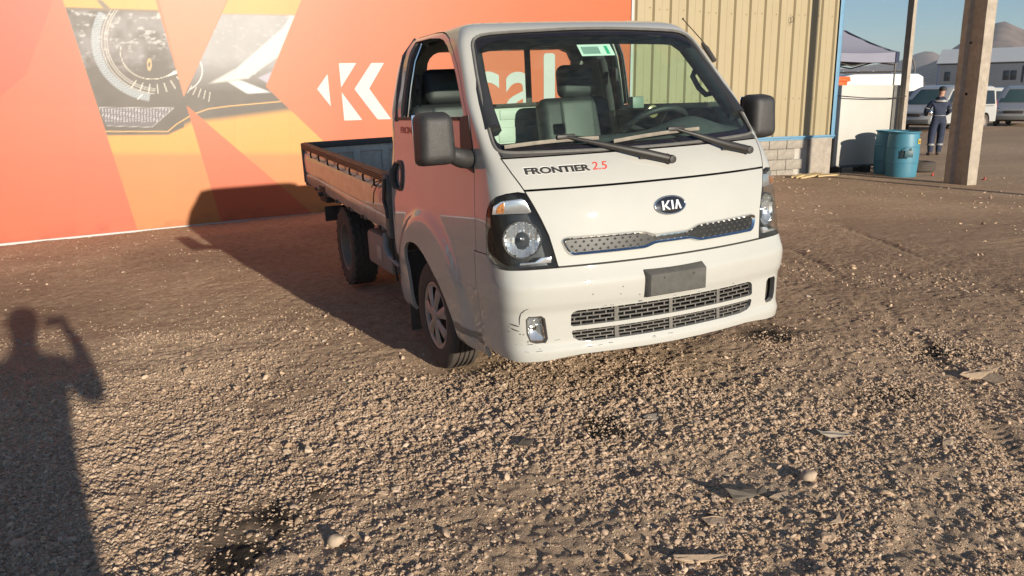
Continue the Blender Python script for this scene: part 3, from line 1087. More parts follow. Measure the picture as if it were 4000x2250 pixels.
st = on_ws('sticker', -.122, 1.703, .076, 1.764, .016, STK, WSO)
STKB = mat('sticker_print', (0.10, 0.22, 0.20), 0.6)
for k in range(8): on_ws('barcode_bar', -.105 + k * .013, 1.714, -.098 + k * .013, 1.752, .0145, STKB, st)
on_ws('green_mark', .032, 1.712, .050, 1.755, .0145, STKG, st)

# wipers -----------------------------------------------------------------------
for (bl0, bl1, mid, elbow, piv) in (((-.717, 1.288), (-.262, 1.304), (-.425, 1.318), (-.08, 1.222), (.050, 1.186)),
                                    ((-.195, 1.284), (.336, 1.312), (.178, 1.320), (.44, 1.226), (.590, 1.190))):
    w = empty('windscreen_wiper'); w.parent = TR

    def sp(p, off): return (p[0], surf_y(p[0], p[1], off), p[1])
    blade = [sp((bl0[0] + (bl1[0] - bl0[0]) * t, bl0[1] + (bl1[1] - bl0[1]) * t + .006 * math.sin(math.pi * t)), .020) for t in np.linspace(0, 1, 14)]
    tube('blade', blade, .010, BLADE, w, 6, False, (.5, 1.0))
    tube('blade_rubber', [(x, y + .010, z - .006) for x, y, z in blade], .006, WIPP, w, 5)
    arm = [sp(mid, .036), sp(((mid[0] * .6 + elbow[0] * .4), (mid[1] * .6 + elbow[1] * .4)), .045), sp(elbow, .050), sp(piv, .040)]
    tube('arm', arm, [.007, .012, .021, .020], WIPP, w, 8, False, (.7, 1.0))
    c0 = sp(mid, .030); rbox('clip', c0, (.10, .022, .024), .007, WIPP, w)
    kn = lathe('pivot', [(.001, .0), (.018, .002), (.021, .012), (.019, .05), (.026, .055), (.026, .06)], 14, WIPP, w, 'y')
    pp = sp(piv, .058)
    for v in kn.data.vertices: v.co = v.co + Vector(pp)
    tube('washer_nozzle', [sp((elbow[0] - .02, elbow[1] - .022), .012), sp((elbow[0] + .06, elbow[1] - .026), .02), sp(piv, .03)], .005, BLACKP, w, 6)

# lettering and badge ---------------------------------------------------------------


def conform(o, off):
    for v in o.data.vertices:
        v.co.y = surf_y(v.co.x, v.co.z, off)


HALO = mat('decal_white_edge', (0.80, 0.80, 0.78), 0.5, var=0.02)
tz = lambda x: 0.0
t = text_mesh('lettering_edge', 'FRONTIER', (-.669, 1.159, -.360, 1.194), HALO, TR, 0.060); conform(t, .0012)
t = text_mesh('lettering', 'FRONTIER', (-.667, 1.161, -.362, 1.192), PBLACK, TR, 0.046); conform(t, .0024)
t = text_mesh('numeral_lettering', '2.5', (-.354, 1.164, -.274, 1.199), PRED, TR, 0.008, 0.25); conform(t, .0018)

EMB = mat('badge_black', (0.012, 0.012, 0.014), 0.15, coat=1.0)
bx_, bz_, by_ = 0.002, .976, surf_y(0, .976)
badge = empty('badge'); badge.parent = TR


def oval(name, rx, rz, y0, dome, m, n=48, rings=6):
    V = [(bx_, y0 - dome, bz_)]; F = []
    for r_ in range(1, rings + 1):
        f = r_ / rings
        for j in range(n):
            a = 2 * math.pi * j / n
            V.append((bx_ + rx * f * math.cos(a), y0 - dome * (1 - f ** 2) + .24 * (rx * f * math.cos(a)) ** 2 - .25 * rz * f * math.sin(a) * -1, bz_ + rz * f * math.sin(a)))
    for j in range(n): F.append((0, 1 + (j + 1) % n, 1 + j))
    for r_ in range(rings - 1):
        for j in range(n):
            a = 1 + r_ * n + j; b = 1 + r_ * n + (j + 1) % n
            F.append((a, b, b + n, a + n))
    return mk(name, V, F, m, badge, 60)


oval('badge_rim', .0885, .0435, by_ - .003, .004, CHROME)
oval('badge_face', .0815, .0375, by_ - .0045, .006, EMB)
rimv = [(bx_ + .086 * math.cos(a), by_ - .004 + .24 * (.086 * math.cos(a)) ** 2 + .25 * .041 * math.sin(a), bz_ + .041 * math.sin(a)) for a in np.linspace(0, 2 * math.pi, 48, endpoint=False)]
tube('badge_ring', rimv, .0045, CHROME, badge, 8, True)
LETS = {'K': [[(-.052, -.020), (-.041, -.020), (-.041, .022), (-.052, .022)],
              [(-.041, -.002), (-.018, .022), (-.006, .022), (-.028, -.001), (-.006, -.020), (-.019, -.020)][::1]],
        'I': [[(.001, -.020), (.012, -.020), (.012, .022), (.001, .022)]],
        'A': [[(.018, -.020), (.029, -.020), (.037, .008), (.045, -.020), (.056, -.020), (.042, .022), (.032, .022)]]}
for ch, pols in LETS.items():
    bm = bmesh.new()
    for pl in pols:
        for y_, flip in ((0, 0), (.003, 1)):
            vs = [bm.verts.new((bx_ + x, by_ - .0135 + y_ + .25 * z, bz_ + z)) for x, z in pl]
            bm.faces.new(vs if not flip else vs[::-1])
    from_bm('badge_letter', bm, mat('badge_letter_silver', (.62, .62, .62), .35, metal=.35, var=.03), badge)

# upper grille: chrome frame, dark insert with studs -----------------------------------
GRI = [(0, .850), (.085, .850), (.105, .853), (.150, .868), (.185, .872), (.530, .875), (.552, .868), (.560, .855), (.546, .815), (.532, .795), (.512, .785),
       (.165, .785), (.145, .788), (.105, .800), (.085, .802), (0, .802)]
GO = mir(GRI)
GIN = offset_poly(GO, .0150)
GMID = offset_poly(GO, .0045)
dens = []


def densify(poly, ref):
    out = []
    for k in range(len(poly)):
        n = max(1, int(np.linalg.norm(np.array(ref[(k + 1) % len(ref)]) - np.array(ref[k])) / .03))
        for t in range(n):
            a, b = np.array(poly[k]), np.array(poly[(k + 1) % len(poly)])
            out.append(tuple(a + (b - a) * t / n))
    return out


loops = [(densify(GO, GO), -.001), (densify(GO, GO), .006), (densify(GMID, GO), .014), (densify(GIN, GO), .004), (densify(GIN, GO), -.004)]
V, F = [], []
for lp, off in loops:
    for x, z in lp: V.append((x, surf_y(x, z, off), z))
n = len(loops[0][0])
for r_ in range(len(loops) - 1):
    for j in range(n): F.append((r_ * n + j, r_ * n + (j + 1) % n, (r_ + 1) * n + (j + 1) % n, (r_ + 1) * n + j))
gr = mk('upper_grille', V, F, CHROME, TR, 40)
SMOKE = mat('grille_insert', (0.016, 0.016, 0.015), 0.42, metal=0.0, var=0.2, spec=.35)
bm = bmesh.new()
gl = densify(GIN, GO)
# strip mesh of the insert: columns between upper and lower edges
xs = np.linspace(-.545, .545, 90)
arr = np.array(gl)


def edge_z(x, top):
    zs_ = []
    for k in range(len(gl)):
        a, b = gl[k], gl[(k + 1) % len(gl)]
        if (a[0] - x) * (b[0] - x) <= 0 and a[0] != b[0]: zs_.append(a[1] + (b[1] - a[1]) * (x - a[0]) / (b[0] - a[0]))
    return (max(zs_) if top else min(zs_)) if zs_ else .83


V, F = [], []
for x in xs:
    zt, zb = edge_z(x, True), edge_z(x, False)
    for t in np.linspace(0, 1, 4):
        z = zb + (zt - zb) * t; V.append((x, surf_y(x, z, .003), z))
for i in range(len(xs) - 1):
    for j in range(3): F.append((i * 4 + j, (i + 1) * 4 + j, (i + 1) * 4 + j + 1, i * 4 + j + 1))
mk('insert', V, F, SMOKE, gr, 60)
V, F = [], []
for row, zo in enumerate((.808, .8275, .847)):
    for k in range(-14, 15):
        x = k * .038 + (.019 if row % 2 else 0)
        if abs(x) > .53: continue
        zt, zb = edge_z(x, True), edge_z(x, False)
        if not (zb + .006 < zo < zt - .006): continue
        y = surf_y(x, zo, .0035); b0 = len(V)
        V += [(x - .009, y, zo), (x, y, zo - .007), (x + .009, y, zo), (x, y, zo + .007), (x, y - .005, zo)]
        F += [(b0, b0 + 1, b0 + 4), (b0 + 1, b0 + 2, b0 + 4), (b0 + 2, b0 + 3, b0 + 4), (b0 + 3, b0, b0 + 4)]
mk('stud_pattern', V, F, mat('stud_metal', (0.07, 0.07, 0.066), 0.35, metal=0.2), gr)['kind'] = 'stuff'

# lower grille mesh -----------------------------------------------------------------
GRM = mat('lower_grille_plastic', (0.09, 0.085, 0.08), 0.65, var=0.3, scale=25, dust=0.35, dustcol=(0.27, 0.24, 0.20))
for nm, (z0, z1, hw) in {'u': (.446, .526, .54), 'l': (.364, .430, .54)}.items():
    rows = 4 if nm == 'u' else 4
    hgt = (z1 - z0) / rows
    cell = .063
    V, F = [], []

    def quadbar(x0, za, x1, zb, w, y_off):
        b0 = len(V)
        dx, dz = x1 - x0, zb - za; L_ = math.hypot(dx, dz); nx, nz_ = -dz / L_ * w / 2, dx / L_ * w / 2
        for (xx, zz) in ((x0 - nx, za - nz_), (x1 - nx, zb - nz_), (x1 + nx, zb + nz_), (x0 + nx, za + nz_)):
            for yy in (0, .016):
                V.append((xx, surf_y(xx, max(zz, .23), y_off) + yy, zz))
        F.extend([(b0, b0+2, b0+4, b0+6), (b0+1, b0+7, b0+5, b0+3), (b0, b0+1, b0+3, b0+2), (b0+2, b0+3, b0+5, b0+4), (b0+4, b0+5, b0+7, b0+6), (b0+6, b0+7, b0+1, b0)])
    for r_ in range(rows + 1):
        z = z0 + r_ * hgt
        x = -hw
        while x < hw - .01:
            x2 = min(x + .06, hw); quadbar(x, z, x2, z, .0048, -.022); x = x2
    for r_ in range(rows):
        z = z0 + r_ * hgt
        sh = (cell / 2) if r_ % 2 else 0
        x = -hw + sh
        while x < hw:
            quadbar(x, z, x, z + hgt, .0065, -.021)
            x += cell
    for x in (-.30, 0.0, .30): quadbar(x, z0, x, z1, .020, -.018)
    mk('lower_grille', V, F, GRM, TR)
V = []
for x in np.linspace(-.60, .60, 25):
    for z in (.34, .55): V.append((x, surf_y(x, z, -.11), z))
mk('grille_backing', V, [(2*i, 2*i+2, 2*i+3, 2*i+1) for i in range(24)], mat('grille_hole_shade', (.006, .006, .006), .8), TR)  # near-black backing sheet, shade behind the mesh holes put into its colour

# plate holder -----------------------------------------------------------------------
bm = bmesh.new()
yb = surf_y(.15, .61) + .004
fr_ = [(-.159, -1.140, .561), (.159, -1.140, .561), (.159, -1.146, .665), (-.159, -1.146, .665)]
bk_ = [(-.172, yb - .004, .552), (.165, yb - .004, .552), (.165, yb + .01, .690), (-.178, yb + .01, .690)]
A = [bm.verts.new(v) for v in fr_]; B = [bm.verts.new(v) for v in bk_]
bm.faces.new(A); bm.faces.new(B[::-1])
for i in range(4): bm.faces.new((A[i], B[i], B[(i + 1) % 4], A[(i + 1) % 4]))
bmesh.ops.bevel(bm, geom=list(bm.edges), offset=.003, segments=2, profile=.5, affect='EDGES')
ph = from_bm('plate_holder', bm, mat('plate_holder_rubber', (0.055, 0.055, 0.052), .75, var=.3, scale=16, dust=.22, dustcol=(.20, .18, .15)), TR, 30)
for x in (-.085, .085): rbox('screw_hole', (x, -1.1455, .645), (.008, .003, .008), 0, DARK, ph)

# fog lamp (nearside) and the empty pocket (offside) ------------------------------------
fg = empty('fog_lamp'); fg.parent = TR


def fog_loop(inset, off, n=6):
    p = offset_poly(ccw([(-x, z) for x, z in FOG]), inset)
    p = densify(p, ccw([(-x, z) for x, z in FOG]))
    return [(x, surf_y(x, z, off), z) for x, z in p]


for nm, in0, off, m in (('lens', .004, -.006, LENS), ('reflector', .006, -.030, REFLECT)):
    lp = fog_loop(in0, off)
    c = np.mean(lp, 0); c[1] += -.010 if nm == 'lens' else .03
    V = list(lp) + [tuple((np.array(p) * .5 + c * .5) + np.array([0, (.0 if nm == 'lens' else .012), 0])) for p in lp] + [tuple(c)]
    n = len(lp); F = []
    for j in range(n): F += [(j, (j + 1) % n, n + (j + 1) % n, n + j), (n + j, n + (j + 1) % n, 2 * n)]
    mk(nm, V, F, m, fg, 60)
tube('rim', fog_loop(.001, -.004), .005, BLACKP, fg, 6, True)
bl = lathe('bulb', [(.001, 0), (.012, .002), (.014, .02)], 12, CHROME, fg, 'y')
for v in bl.data.vertices: v.co += Vector((-.693, surf_y(-.693, .45, -.03), .45))
lp = [(-x, y, z) for x, y, z in fog_loop(-.003, -.05)]
V = lp + [(x, surf_y(x, z, -.03) if False else y - .04, z) for x, y, z in lp]
n = len(lp)
pk = mk('fog_lamp_pocket', V, [tuple(range(n))] + [(j, (j + 1) % n, n + (j + 1) % n, n + j) for j in range(n)], DARK, TR)

# scuffs on the bumper corner (paint rubbed through to the dark plastic)
random.seed(4)
V, F = [], []


def scuff(pts, w):
    pts = [np.array(p) for p in pts]
    b0 = len(V)
    for i, p in enumerate(pts):
        t = pts[min(i + 1, len(pts) - 1)] - pts[max(i - 1, 0)]; nrm = np.array([-t[1], t[0]]); nrm /= (np.linalg.norm(nrm) + 1e-9)
        ww = w * (0.35 + 0.65 * math.sin(math.pi * (i + .3) / (len(pts) - .4))) / 2
        for s_ in (-1, 1):
            x, z = p + nrm * ww * s_
            x = max(-.815, min(.815, x))
            V.append((x, surf_y(x, z, .0012), z))
    for i in range(len(pts) - 1): F.append((b0 + 2*i, b0 + 2*i + 2, b0 + 2*i + 3, b0 + 2*i + 1))


scuff([(-.735, .556), (-.750, .548), (-.762, .530), (-.767, .505), (-.767, .475)], .005)
scuff([(-.800, .478), (-.790, .474), (-.778, .470), (-.768, .467)], .006)
scuff([(-.803, .462), (-.79, .452), (-.778, .446), (-.768, .444)], .005)
scuff([(-.806, .438), (-.798, .438)], .003); scuff([(-.768, .432), (-.764, .428)], .006); scuff([(-.755, .430), (-.751, .426)], .006)
for k in range(26):
    x = random.uniform(-.80, -.60) if k < 12 else random.uniform(-.5, .55); z = random.uniform(.34, .40) if k < 12 else random.choice([.532, .535, .345, .35])
    scuff([(x, z), (x + random.uniform(.006, .03), z + random.uniform(-.002, .002))], random.uniform(.002, .004))
for x, z in ((-.30, .585), (-.29, .62), (-.44, .60), (-.20, .57)): scuff([(x, z), (x + .006, z + .001)], .006)
mk('bumper_scuffs', V, F, PBLACK, BUMPER)['kind'] = 'stuff'
# recessed moulding line along the corner
for s in (-1,):
    ln_ = [(s * surf_x(y, .588, .001), y, z) for y, z in ((-.26, .600), (-.40, .592), (-.58, .586))]
    tube('side_crease', ln_, .006, WHITE, DOOR_R, 6, False, (.4, 1))

# side details: mirrors, handles, belt mouldings --------------------------------------------
for s in (-1, 1):
    D = DOOR_R if s < 0 else DOOR_L
    # black sail panel in front of the window
    pl = [(-.548, 1.44), (-.585, 1.30), (-.606, 1.165), (-.43, 1.195), (-.425, 1.43)]
    V = [(s * surf_x(y, z, .004), y, z) for y, z in pl] + [(s * surf_x(y, z, -.01), y, z) for y, z in pl]
    k = len(pl)
    mk('mirror_base', V, [tuple(range(k)), tuple(range(2*k-1, k-1, -1))] + [(i, (i+1) % k, k + (i+1) % k, k + i) for i in range(k)], BLACKP, D)
    mr = empty('wing_mirror'); mr.parent = TR
    if s < 0: cx, cy, cz, wx, hz = -.995, -.60, 1.338, .205, .262
    else: cx, cy, cz, wx, hz = .995, -.53, 1.338, .195, .262
    bm = bmesh.new()
    bmesh.ops.create_cube(bm, size=1)
    for v in bm.verts:
        front = v.co.y < 0
        sx = wx * (.80 if front else 1.0); sz = hz * (.84 if front else 1.0)
        tap = 1.0 - .10 * (v.co.z > 0)
        v.co = Vector((cx + v.co.x * sx * tap, cy + v.co.y * .135, cz + v.co.z * sz))
    bmesh.ops.bevel(bm, geom=list(bm.edges), offset=.04, segments=4, profile=.55, affect='EDGES')
    from_bm('mirror_shell', bm, MIRP, mr, 50)
    rbox('mirror_glass', (cx, cy + .068, cz), (wx * .86, .004, hz * .88), .002, CHROME, mr)
    tube('mirror_arm', [(s * .79, -.54, 1.232), (s * .825, -.565, 1.232), (s * .865, -.585, 1.238), (s * .905, cy, 1.255), (s * .94, cy, 1.27)], [.050, .056, .055, .050, .045], MIRP, mr, 12, False, (1.0, .85))
    # handle: dark oval surround and a grip bar
    def sx_(y, z, off=0): return (s * surf_x(y, z, off), y, z)
    ov = [(.655 + .088 * math.copysign(abs(math.cos(a)) ** .7, math.cos(a)), 1.075 + .096 * math.copysign(abs(math.sin(a)) ** .7, math.sin(a))) for a in np.linspace(0, 2 * math.pi, 28, endpoint=False)]
    V = [sx_(y, z, .003) for y, z in ov] + [sx_(.655 + (y - .655) * .72, 1.075 + (z - 1.075) * .78, .003) for y, z in ov] + [sx_(.655 + (y - .655) * .6, 1.075 + (z - 1.075) * .66, -.018) for y, z in ov]
    n = 28
    F = [(j, (j+1) % n, n + (j+1) % n, n + j) for j in range(n)] + [(n + j, n + (j+1) % n, 2*n + (j+1) % n, 2*n + j) for j in range(n)] + [tuple(range(2*n, 3*n))]
    V = [(v[0] + s * (.0 if i < 2 * n else .0), v[1], v[2]) for i, v in enumerate(V)]
    dh = mk('door_handle', [(v[0] + (s * .012 if i >= n else s * .004), v[1], v[2]) for i, v in enumerate(V)], F, BLACKP, D, 40)
    tube('grip', [sx_(.69, 1.15, .012), sx_(.705, 1.10, .035), sx_(.705, 1.04, .035), sx_(.69, .995, .012)], .018, BLACKP, dh, 8, False, (.6, 1))
    # belt moulding and channel strips
    tube('belt_moulding', [sx_(y, 1.422, .003) for y in np.linspace(.73, -.42, 9)], .009, BLACKP, D, 6, False, (.5, 1.2))
    tube('window_channel', [(s * (sec(z)[0] - .012), y, z) for y, z in ((.560, 1.44), (.545, 1.60), (.525, 1.75), (.515, 1.85))], .018, BLACKP, D, 6)
    tube('window_sash', [(s * (sec(z)[0] - .02), y, z) for y, z in ((.52, 1.43), (.505, 1.60), (.49, 1.75), (.48, 1.85))], .006, CHROME, D, 6)
t = text_mesh('door_lettering', 'FRONTIER', (0, 1.335, .40, 1.375), PRED, DOOR_R, 0.016)
for v in t.data.vertices:
    yy = .62 - v.co.x; zz = v.co.z; v.co = (-surf_x(yy, zz, .002), yy, zz)
# inner door trims
for s, D in ((-1, DOOR_R), (1, DOOR_L)):
    prism('door_trim', [(-.55, .70), (.62, .70), (.62, 1.40), (-.42, 1.40), (-.55, 1.20)], 'x', s * .725, s * .765, INTR, D, .01, 40)
# offside window pane
V, F = [], []
pl = [(p[0], p[1]) for p in WIN]
V = [(sec(z)[0] - .016, y, z) for y, z in pl]
mk('window_pane', V + [(v[0] - .003, v[1], v[2]) for v in V], [tuple(range(len(pl))), tuple(range(2 * len(pl) - 1, len(pl) - 1, -1))], GLASS, DOOR_L)

# aerial on the offside pillar
ar = empty('aerial'); ar.parent = TR
tube('aerial_rod', [(.778, -.36, 1.715), (.768, -.29, 1.785), (.755, -.13, 1.915)], .0028, DARK, ar, 6)
lathe('aerial_tip', [(.001, -.007), (.006, -.003), (.006, .003), (.001, .007)], 10, DARK, ar, 'z', (.755, -.13, 1.917))
tube('aerial_mount', [(.775, -.40, 1.66), (.770, -.33, 1.735), (.765, -.30, 1.765)], [.014, .016, .007], BLACKP, ar, 8)

# cab interior -----------------------------------------------------------------------------
rbox('cab_floor', (0, .05, .70), (1.50, 1.55, .05), .01, DARK, TR)
rbox('firewall', (0, -.86, .86), (1.30, .04, .34), .01, DARK, TR)
# rear inner panel with stamped ribs
ri = rbox('rear_inner_panel', (0, .872, 1.18), (1.40, .016, .58), .006, WHITE_IN, TR)
for (x, z, w_, h_) in ((.10, 1.405, .26, .07), (-.45, 1.405, .30, .07), (.42, 1.405, .22, .07), (.02, 1.27, .13, .10), (.23, 1.27, .14, .10), (-.25, 1.27, .2, .10), (-.5, 1.27, .2, .10), (.5, 1.27, .2, .1)):
    rbox('stamped_rib', (x, .864, z), (w_, .012, h_), .005, WHITE_IN, ri)
# rear window glass and frame
RWF = mir([(0, 1.840), (.45, 1.838), (.515, 1.812), (.548, 1.745), (.548, 1.555), (.515, 1.49), (.45, 1.462), (0, 1.462)])
rw = empty('rear_window'); rw.parent = TR
tube('frame', [(x, .873 - .0 * z, z) for x, z in densify(RWF, RWF)], .018, BLACKP, rw, 6, True)
mk('pane', [(x, .870, z) for x, z in RWIN], [tuple(range(len(RWIN)))], GLASS, rw)
rbox('divider', (.197, .868, 1.65), (.042, .014, .36), .003, BLACKP, rw)
rbox('divider', (-.197, .868, 1.65), (.042, .014, .36), .003, BLACKP, rw)
# dashboard: a swept top with the instrument hump on the driver's side
V, F = [], []
nx_, ny_ = 41, 9
for i in range(nx_):
    x = -.74 + 1.48 * i / (nx_ - 1)
    hump = .075 * math.exp(-((x - .40) / .20) ** 2) + .012 * math.exp(-((x + .1) / .35) ** 2)
    for j in range(ny_):
        t = j / (ny_ - 1)
        y = -.80 + .42 * t + .05 * (1 - (x / .74) ** 2) * -1
        z = 1.245 + (.05 + hump) * math.sin(math.pi * min(1, t * 1.25)) ** .8 if t < .8 else 1.245 + (.05 + hump) * 0 - .10 * (t - .8) / .2
        if t >= .8: z = 1.245 + (.05 + hump) * max(0, math.sin(math.pi * min(1, t * 1.25))) ** .8 - .12 * (t - .8) / .2
        V.append((x, y, z))
for i in range(nx_ - 1):
    for j in range(ny_ - 1): F.append((i * ny_ + j, (i + 1) * ny_ + j, (i + 1) * ny_ + j + 1, i * ny_ + j + 1))
dash = mk('dashboard', V, F, INTR, TR, 60)
rbox('dash_front', (0, -.50, 1.03), (1.46, .20, .34), .03, INTR, dash)
# steering wheel and column
sw = empty('steering_wheel'); sw.parent = TR
q = Matrix.Rotation(R(-38), 3, 'X')
ring = [q @ Vector((.205 * math.cos(a), .205 * math.sin(a), 0)) + Vector((.42, -.29, 1.288)) for a in np.linspace(0, 2 * math.pi, 36, endpoint=False)]
tube('rim', ring, .019, SEATD, sw, 10, True)
for a in (R(200), R(340), R(270)):
    p = q @ Vector((.2 * math.cos(a), .2 * math.sin(a), 0)); tube('spoke', [Vector((.42, -.29, 1.288)) + p * .12 + q @ Vector((0, 0, -.02)), Vector((.42, -.29, 1.288)) + p], .014, SEATD, sw, 6)
tube('column', [(.42, -.28, 1.275), (.42, -.45, 1.06)], [.05, .06], SEATD, sw, 10)
bandm = mat('wheel_wrap_band', (0.20, 0.20, 0.19), 0.4)
for k in range(4, 15):
    a = 2 * math.pi * k / 36 * 1.15; p = q @ Vector((.205 * math.cos(a), .205 * math.sin(a), 0)) + Vector((.42, -.29, 1.288))
    a2 = a + .03; p2 = q @ Vector((.205 * math.cos(a2), .205 * math.sin(a2), 0)) + Vector((.42, -.29, 1.288))
    tube('rim_band', [p, p2], .0205, bandm, sw, 8)
kn = lathe('wheel_knob', [(.001, -.01), (.032, -.008), (.038, .0), (.034, .012), (.018, .016), (.001, .018)], 20, mat('knob_brass', (0.30, 0.25, 0.14), 0.3, metal=0.4), sw, 'y')
for v in kn.data.vertices: v.co = Vector((v.co.x, -v.co.y, v.co.z)) + Vector((.352, -.40, 1.40))
GRNB = mat('grey_green_box', (0.16, 0.20, 0.17), 0.5)
rbox('column_box', (.325, -.28, 1.452), (.075, .05, .065), .006, GRNB, TR)
# seats
for (cx, hx, w_) in ((.38, .415, .44), (-.50, -.51, .42)):
    st_ = empty('seat'); st_.parent = TR

    def pad(name, c, s_, m, rot=None, bev=.06):
        return rbox(name, c, s_, bev, m, st_, rot, 4, 60)
    pad('cushion', (cx, .22, .98), (w_ + .08, .55, .16), SEATG)
    pad('backrest', (cx, .55, 1.24), (w_ + .08, .15, .52), SEATD, rot3(-10))
    pad('centre_pad', (cx - .01, .487, 1.25), (w_ * .55, .06, .46), SEATG, rot3(-10), .025)
    pad('headrest', (hx, .60, 1.60), (.265, .11, .215), SEATD, rot3(-6), .05)
    for dx in (-.06, .06): tube('headrest_post', [(hx + dx, .60, 1.42), (hx + dx, .60, 1.55)], .007, CHROME, st_, 8)
# grab handle, interior mirror, sun visor band, belts
tube('grab_handle', [(.725, -.37, 1.655), (.690, -.35, 1.635), (.662, -.35, 1.58), (.690, -.37, 1.515), (.725, -.39, 1.475), (.765, -.41, 1.485)], .016, INTR, TR, 8)
rbox('interior_mirror', (.005, -.30, 1.72), (.21, .035, .062), .014, SEATD, TR)
tube('mirror_stem', [(.0, -.30, 1.74), (.0, -.31, 1.80)], .008, SEATD, TR)
rbox('headliner', (0, .30, 1.862), (1.12, .80, .02), .008, LINER, TR)
for s in (-1, 1): rbox('sun_visor', (s * .32, -.13, 1.815), (.40, .14, .016), .006, LINER, TR, rot3(20))
for s in (-1, 1):
    pil = tube('pillar_trim', [(s * .725, -.66, 1.36), (s * .715, -.55, 1.47), (s * .690, -.42, 1.61), (s * .655, -.29, 1.755), (s * .60, -.20, 1.83)], .046, SEATD, TR, 8)
    tube('rear_pillar_trim', [(s * .765, .70, 1.40), (s * .735, .70, 1.60), (s * .690, .69, 1.78), (s * .62, .66, 1.87)], .05, LINER, TR, 8)
    bt = tube('seat_belt', [(s * .70, .56, 1.66), (s * .69, .55, 1.50), (s * .70, .52, 1.2), (s * .70, .48, .95)], .022, SEATD, TR, 6, False, (1, .15))
    rbox('belt_guide', (s * .70, .55, 1.63), (.035, .05, .09), .01, SEATD, bt)

# chassis -------------------------------------------------------------------------------
for s in (-1, 1): rbox('chassis_rail', (s * .36, 1.90, .585), (.06, 3.9, .14), .008, DARK, TR, rot3(2.0))
for y, z in ((.55, .56), (1.2, .57), (2.1, .60), (3.0, .63), (3.7, .655)): rbox('cross_member', (0, y, z), (.66, .06, .10), .006, DARK, TR)
tube('axle', [(-.70, 2.64, .33), (.70, 2.64, .33)], .05, DARK, TR, 10)
tube('axle', [(-.66, .08, .31), (.66, .08, .31)], .04, DARK, TR, 10)
lathe('differential', [(.001, -.13), (.09, -.10), (.13, 0), (.09, .10), (.001, .13)], 18, DARK, TR, 'y', (0, 2.64, .33))
rbox('engine_block', (0, .35, .50), (.55, .9, .36), .03, DARK, TR)
TANK = mat('dusty_grey_box', (0.22, 0.20, 0.185), 0.55, var=0.12, dust=0.45, dustcol=(0.24, 0.16, 0.11))
tk = rbox('tool_box', (-.60, 1.53, .455), (.36, .66, .26), .03, TANK, TR)
rbox('tool_box_label', (-.782, 1.50, .45), (.004, .13, .10), .001, mat('pale_label', (0.34, 0.30, 0.26), 0.6), tk)
STEP = mat('step_grey', (0.30, 0.30, 0.29), 0.5, metal=.2, dust=.4, dustcol=(.26, .19, .14))
sp_ = tube('side_step', [(-.80, 1.19, .64), (-.805, 1.18, .54), (-.80, 1.12, .485), (-.80, 1.00, .47), (-.80, .88, .452)], .022, STEP, TR, 8, False, (.5, 1.2))
rbox('step_bracket', (-.79, .84, .53), (.03, .10, .20), .01, STEP, sp_)
rbox('mud_flap', (-.71, .635, .33), (.24, .010, .52), .004, BLACKP, TR)
rbox('mud_flap', (.71, .635, .33), (.24, .010, .52), .004, BLACKP, TR)
tube('hanging_hose', [(-.80, 1.02, .80), (-.815, 1.01, .62), (-.81, 1.0, .48), (-.80, .99, .33)], .008, DARK, TR, 6)
rbox('rear_mud_guard', (-.745, 3.13, .57), (.20, .02, .135), .004, DARK, TR)
lb = rbox('lamp_bracket', (-.74, 3.20, .75), (.19, .30, .15), .008, DARK, TR)
tube('side_marker', [(-.83, 3.22, .745), (-.875, 3.22, .745)], .02, BLACKP, lb, 10)
rbox('inner_wheel_guard', (-.56, .06, .56), (.02, .80, .34), .005, DARK, TR)
rbox('inner_wheel_guard', (.56, .06, .56), (.02, .80, .34), .005, DARK, TR)
for s in (-1, 1): rbox('arch_liner', (s * .69, .17, .72), (.26, .72, .02), .006, DARK, TR)

# wheels -----------------------------------------------------------------------------------


def tyre_mesh(name, r, w, parent, x0, sgn, lugs=False, rin=.195):
    hw = w / 2
    prof = [(rin, -hw * .78), (rin + .01, -hw * .92), (r * .80, -hw), (r * .93, -hw * .95), (r * .985, -hw * .82)]
    k = 4
    if not lugs:
        gw = hw * 1.56 / (k + 1)
        for i in range(k):
            c = -hw * .78 + gw * (i + 1)
            prof += [(r, c - .008), (r - .010, c - .005), (r - .010, c + .005), (r, c + .008)]
    else:
        prof += [(r * .985, -hw * .3), (r * .985, hw * .3)]
    prof += [(r * .985, hw * .82), (r * .93, hw * .95), (r * .80, hw), (rin + .01, hw * .92), (rin, hw * .78)]
    o = lathe(name, prof, 64, RUBBER, parent, 'x', (0, 0, 0), 40, True)
    return o


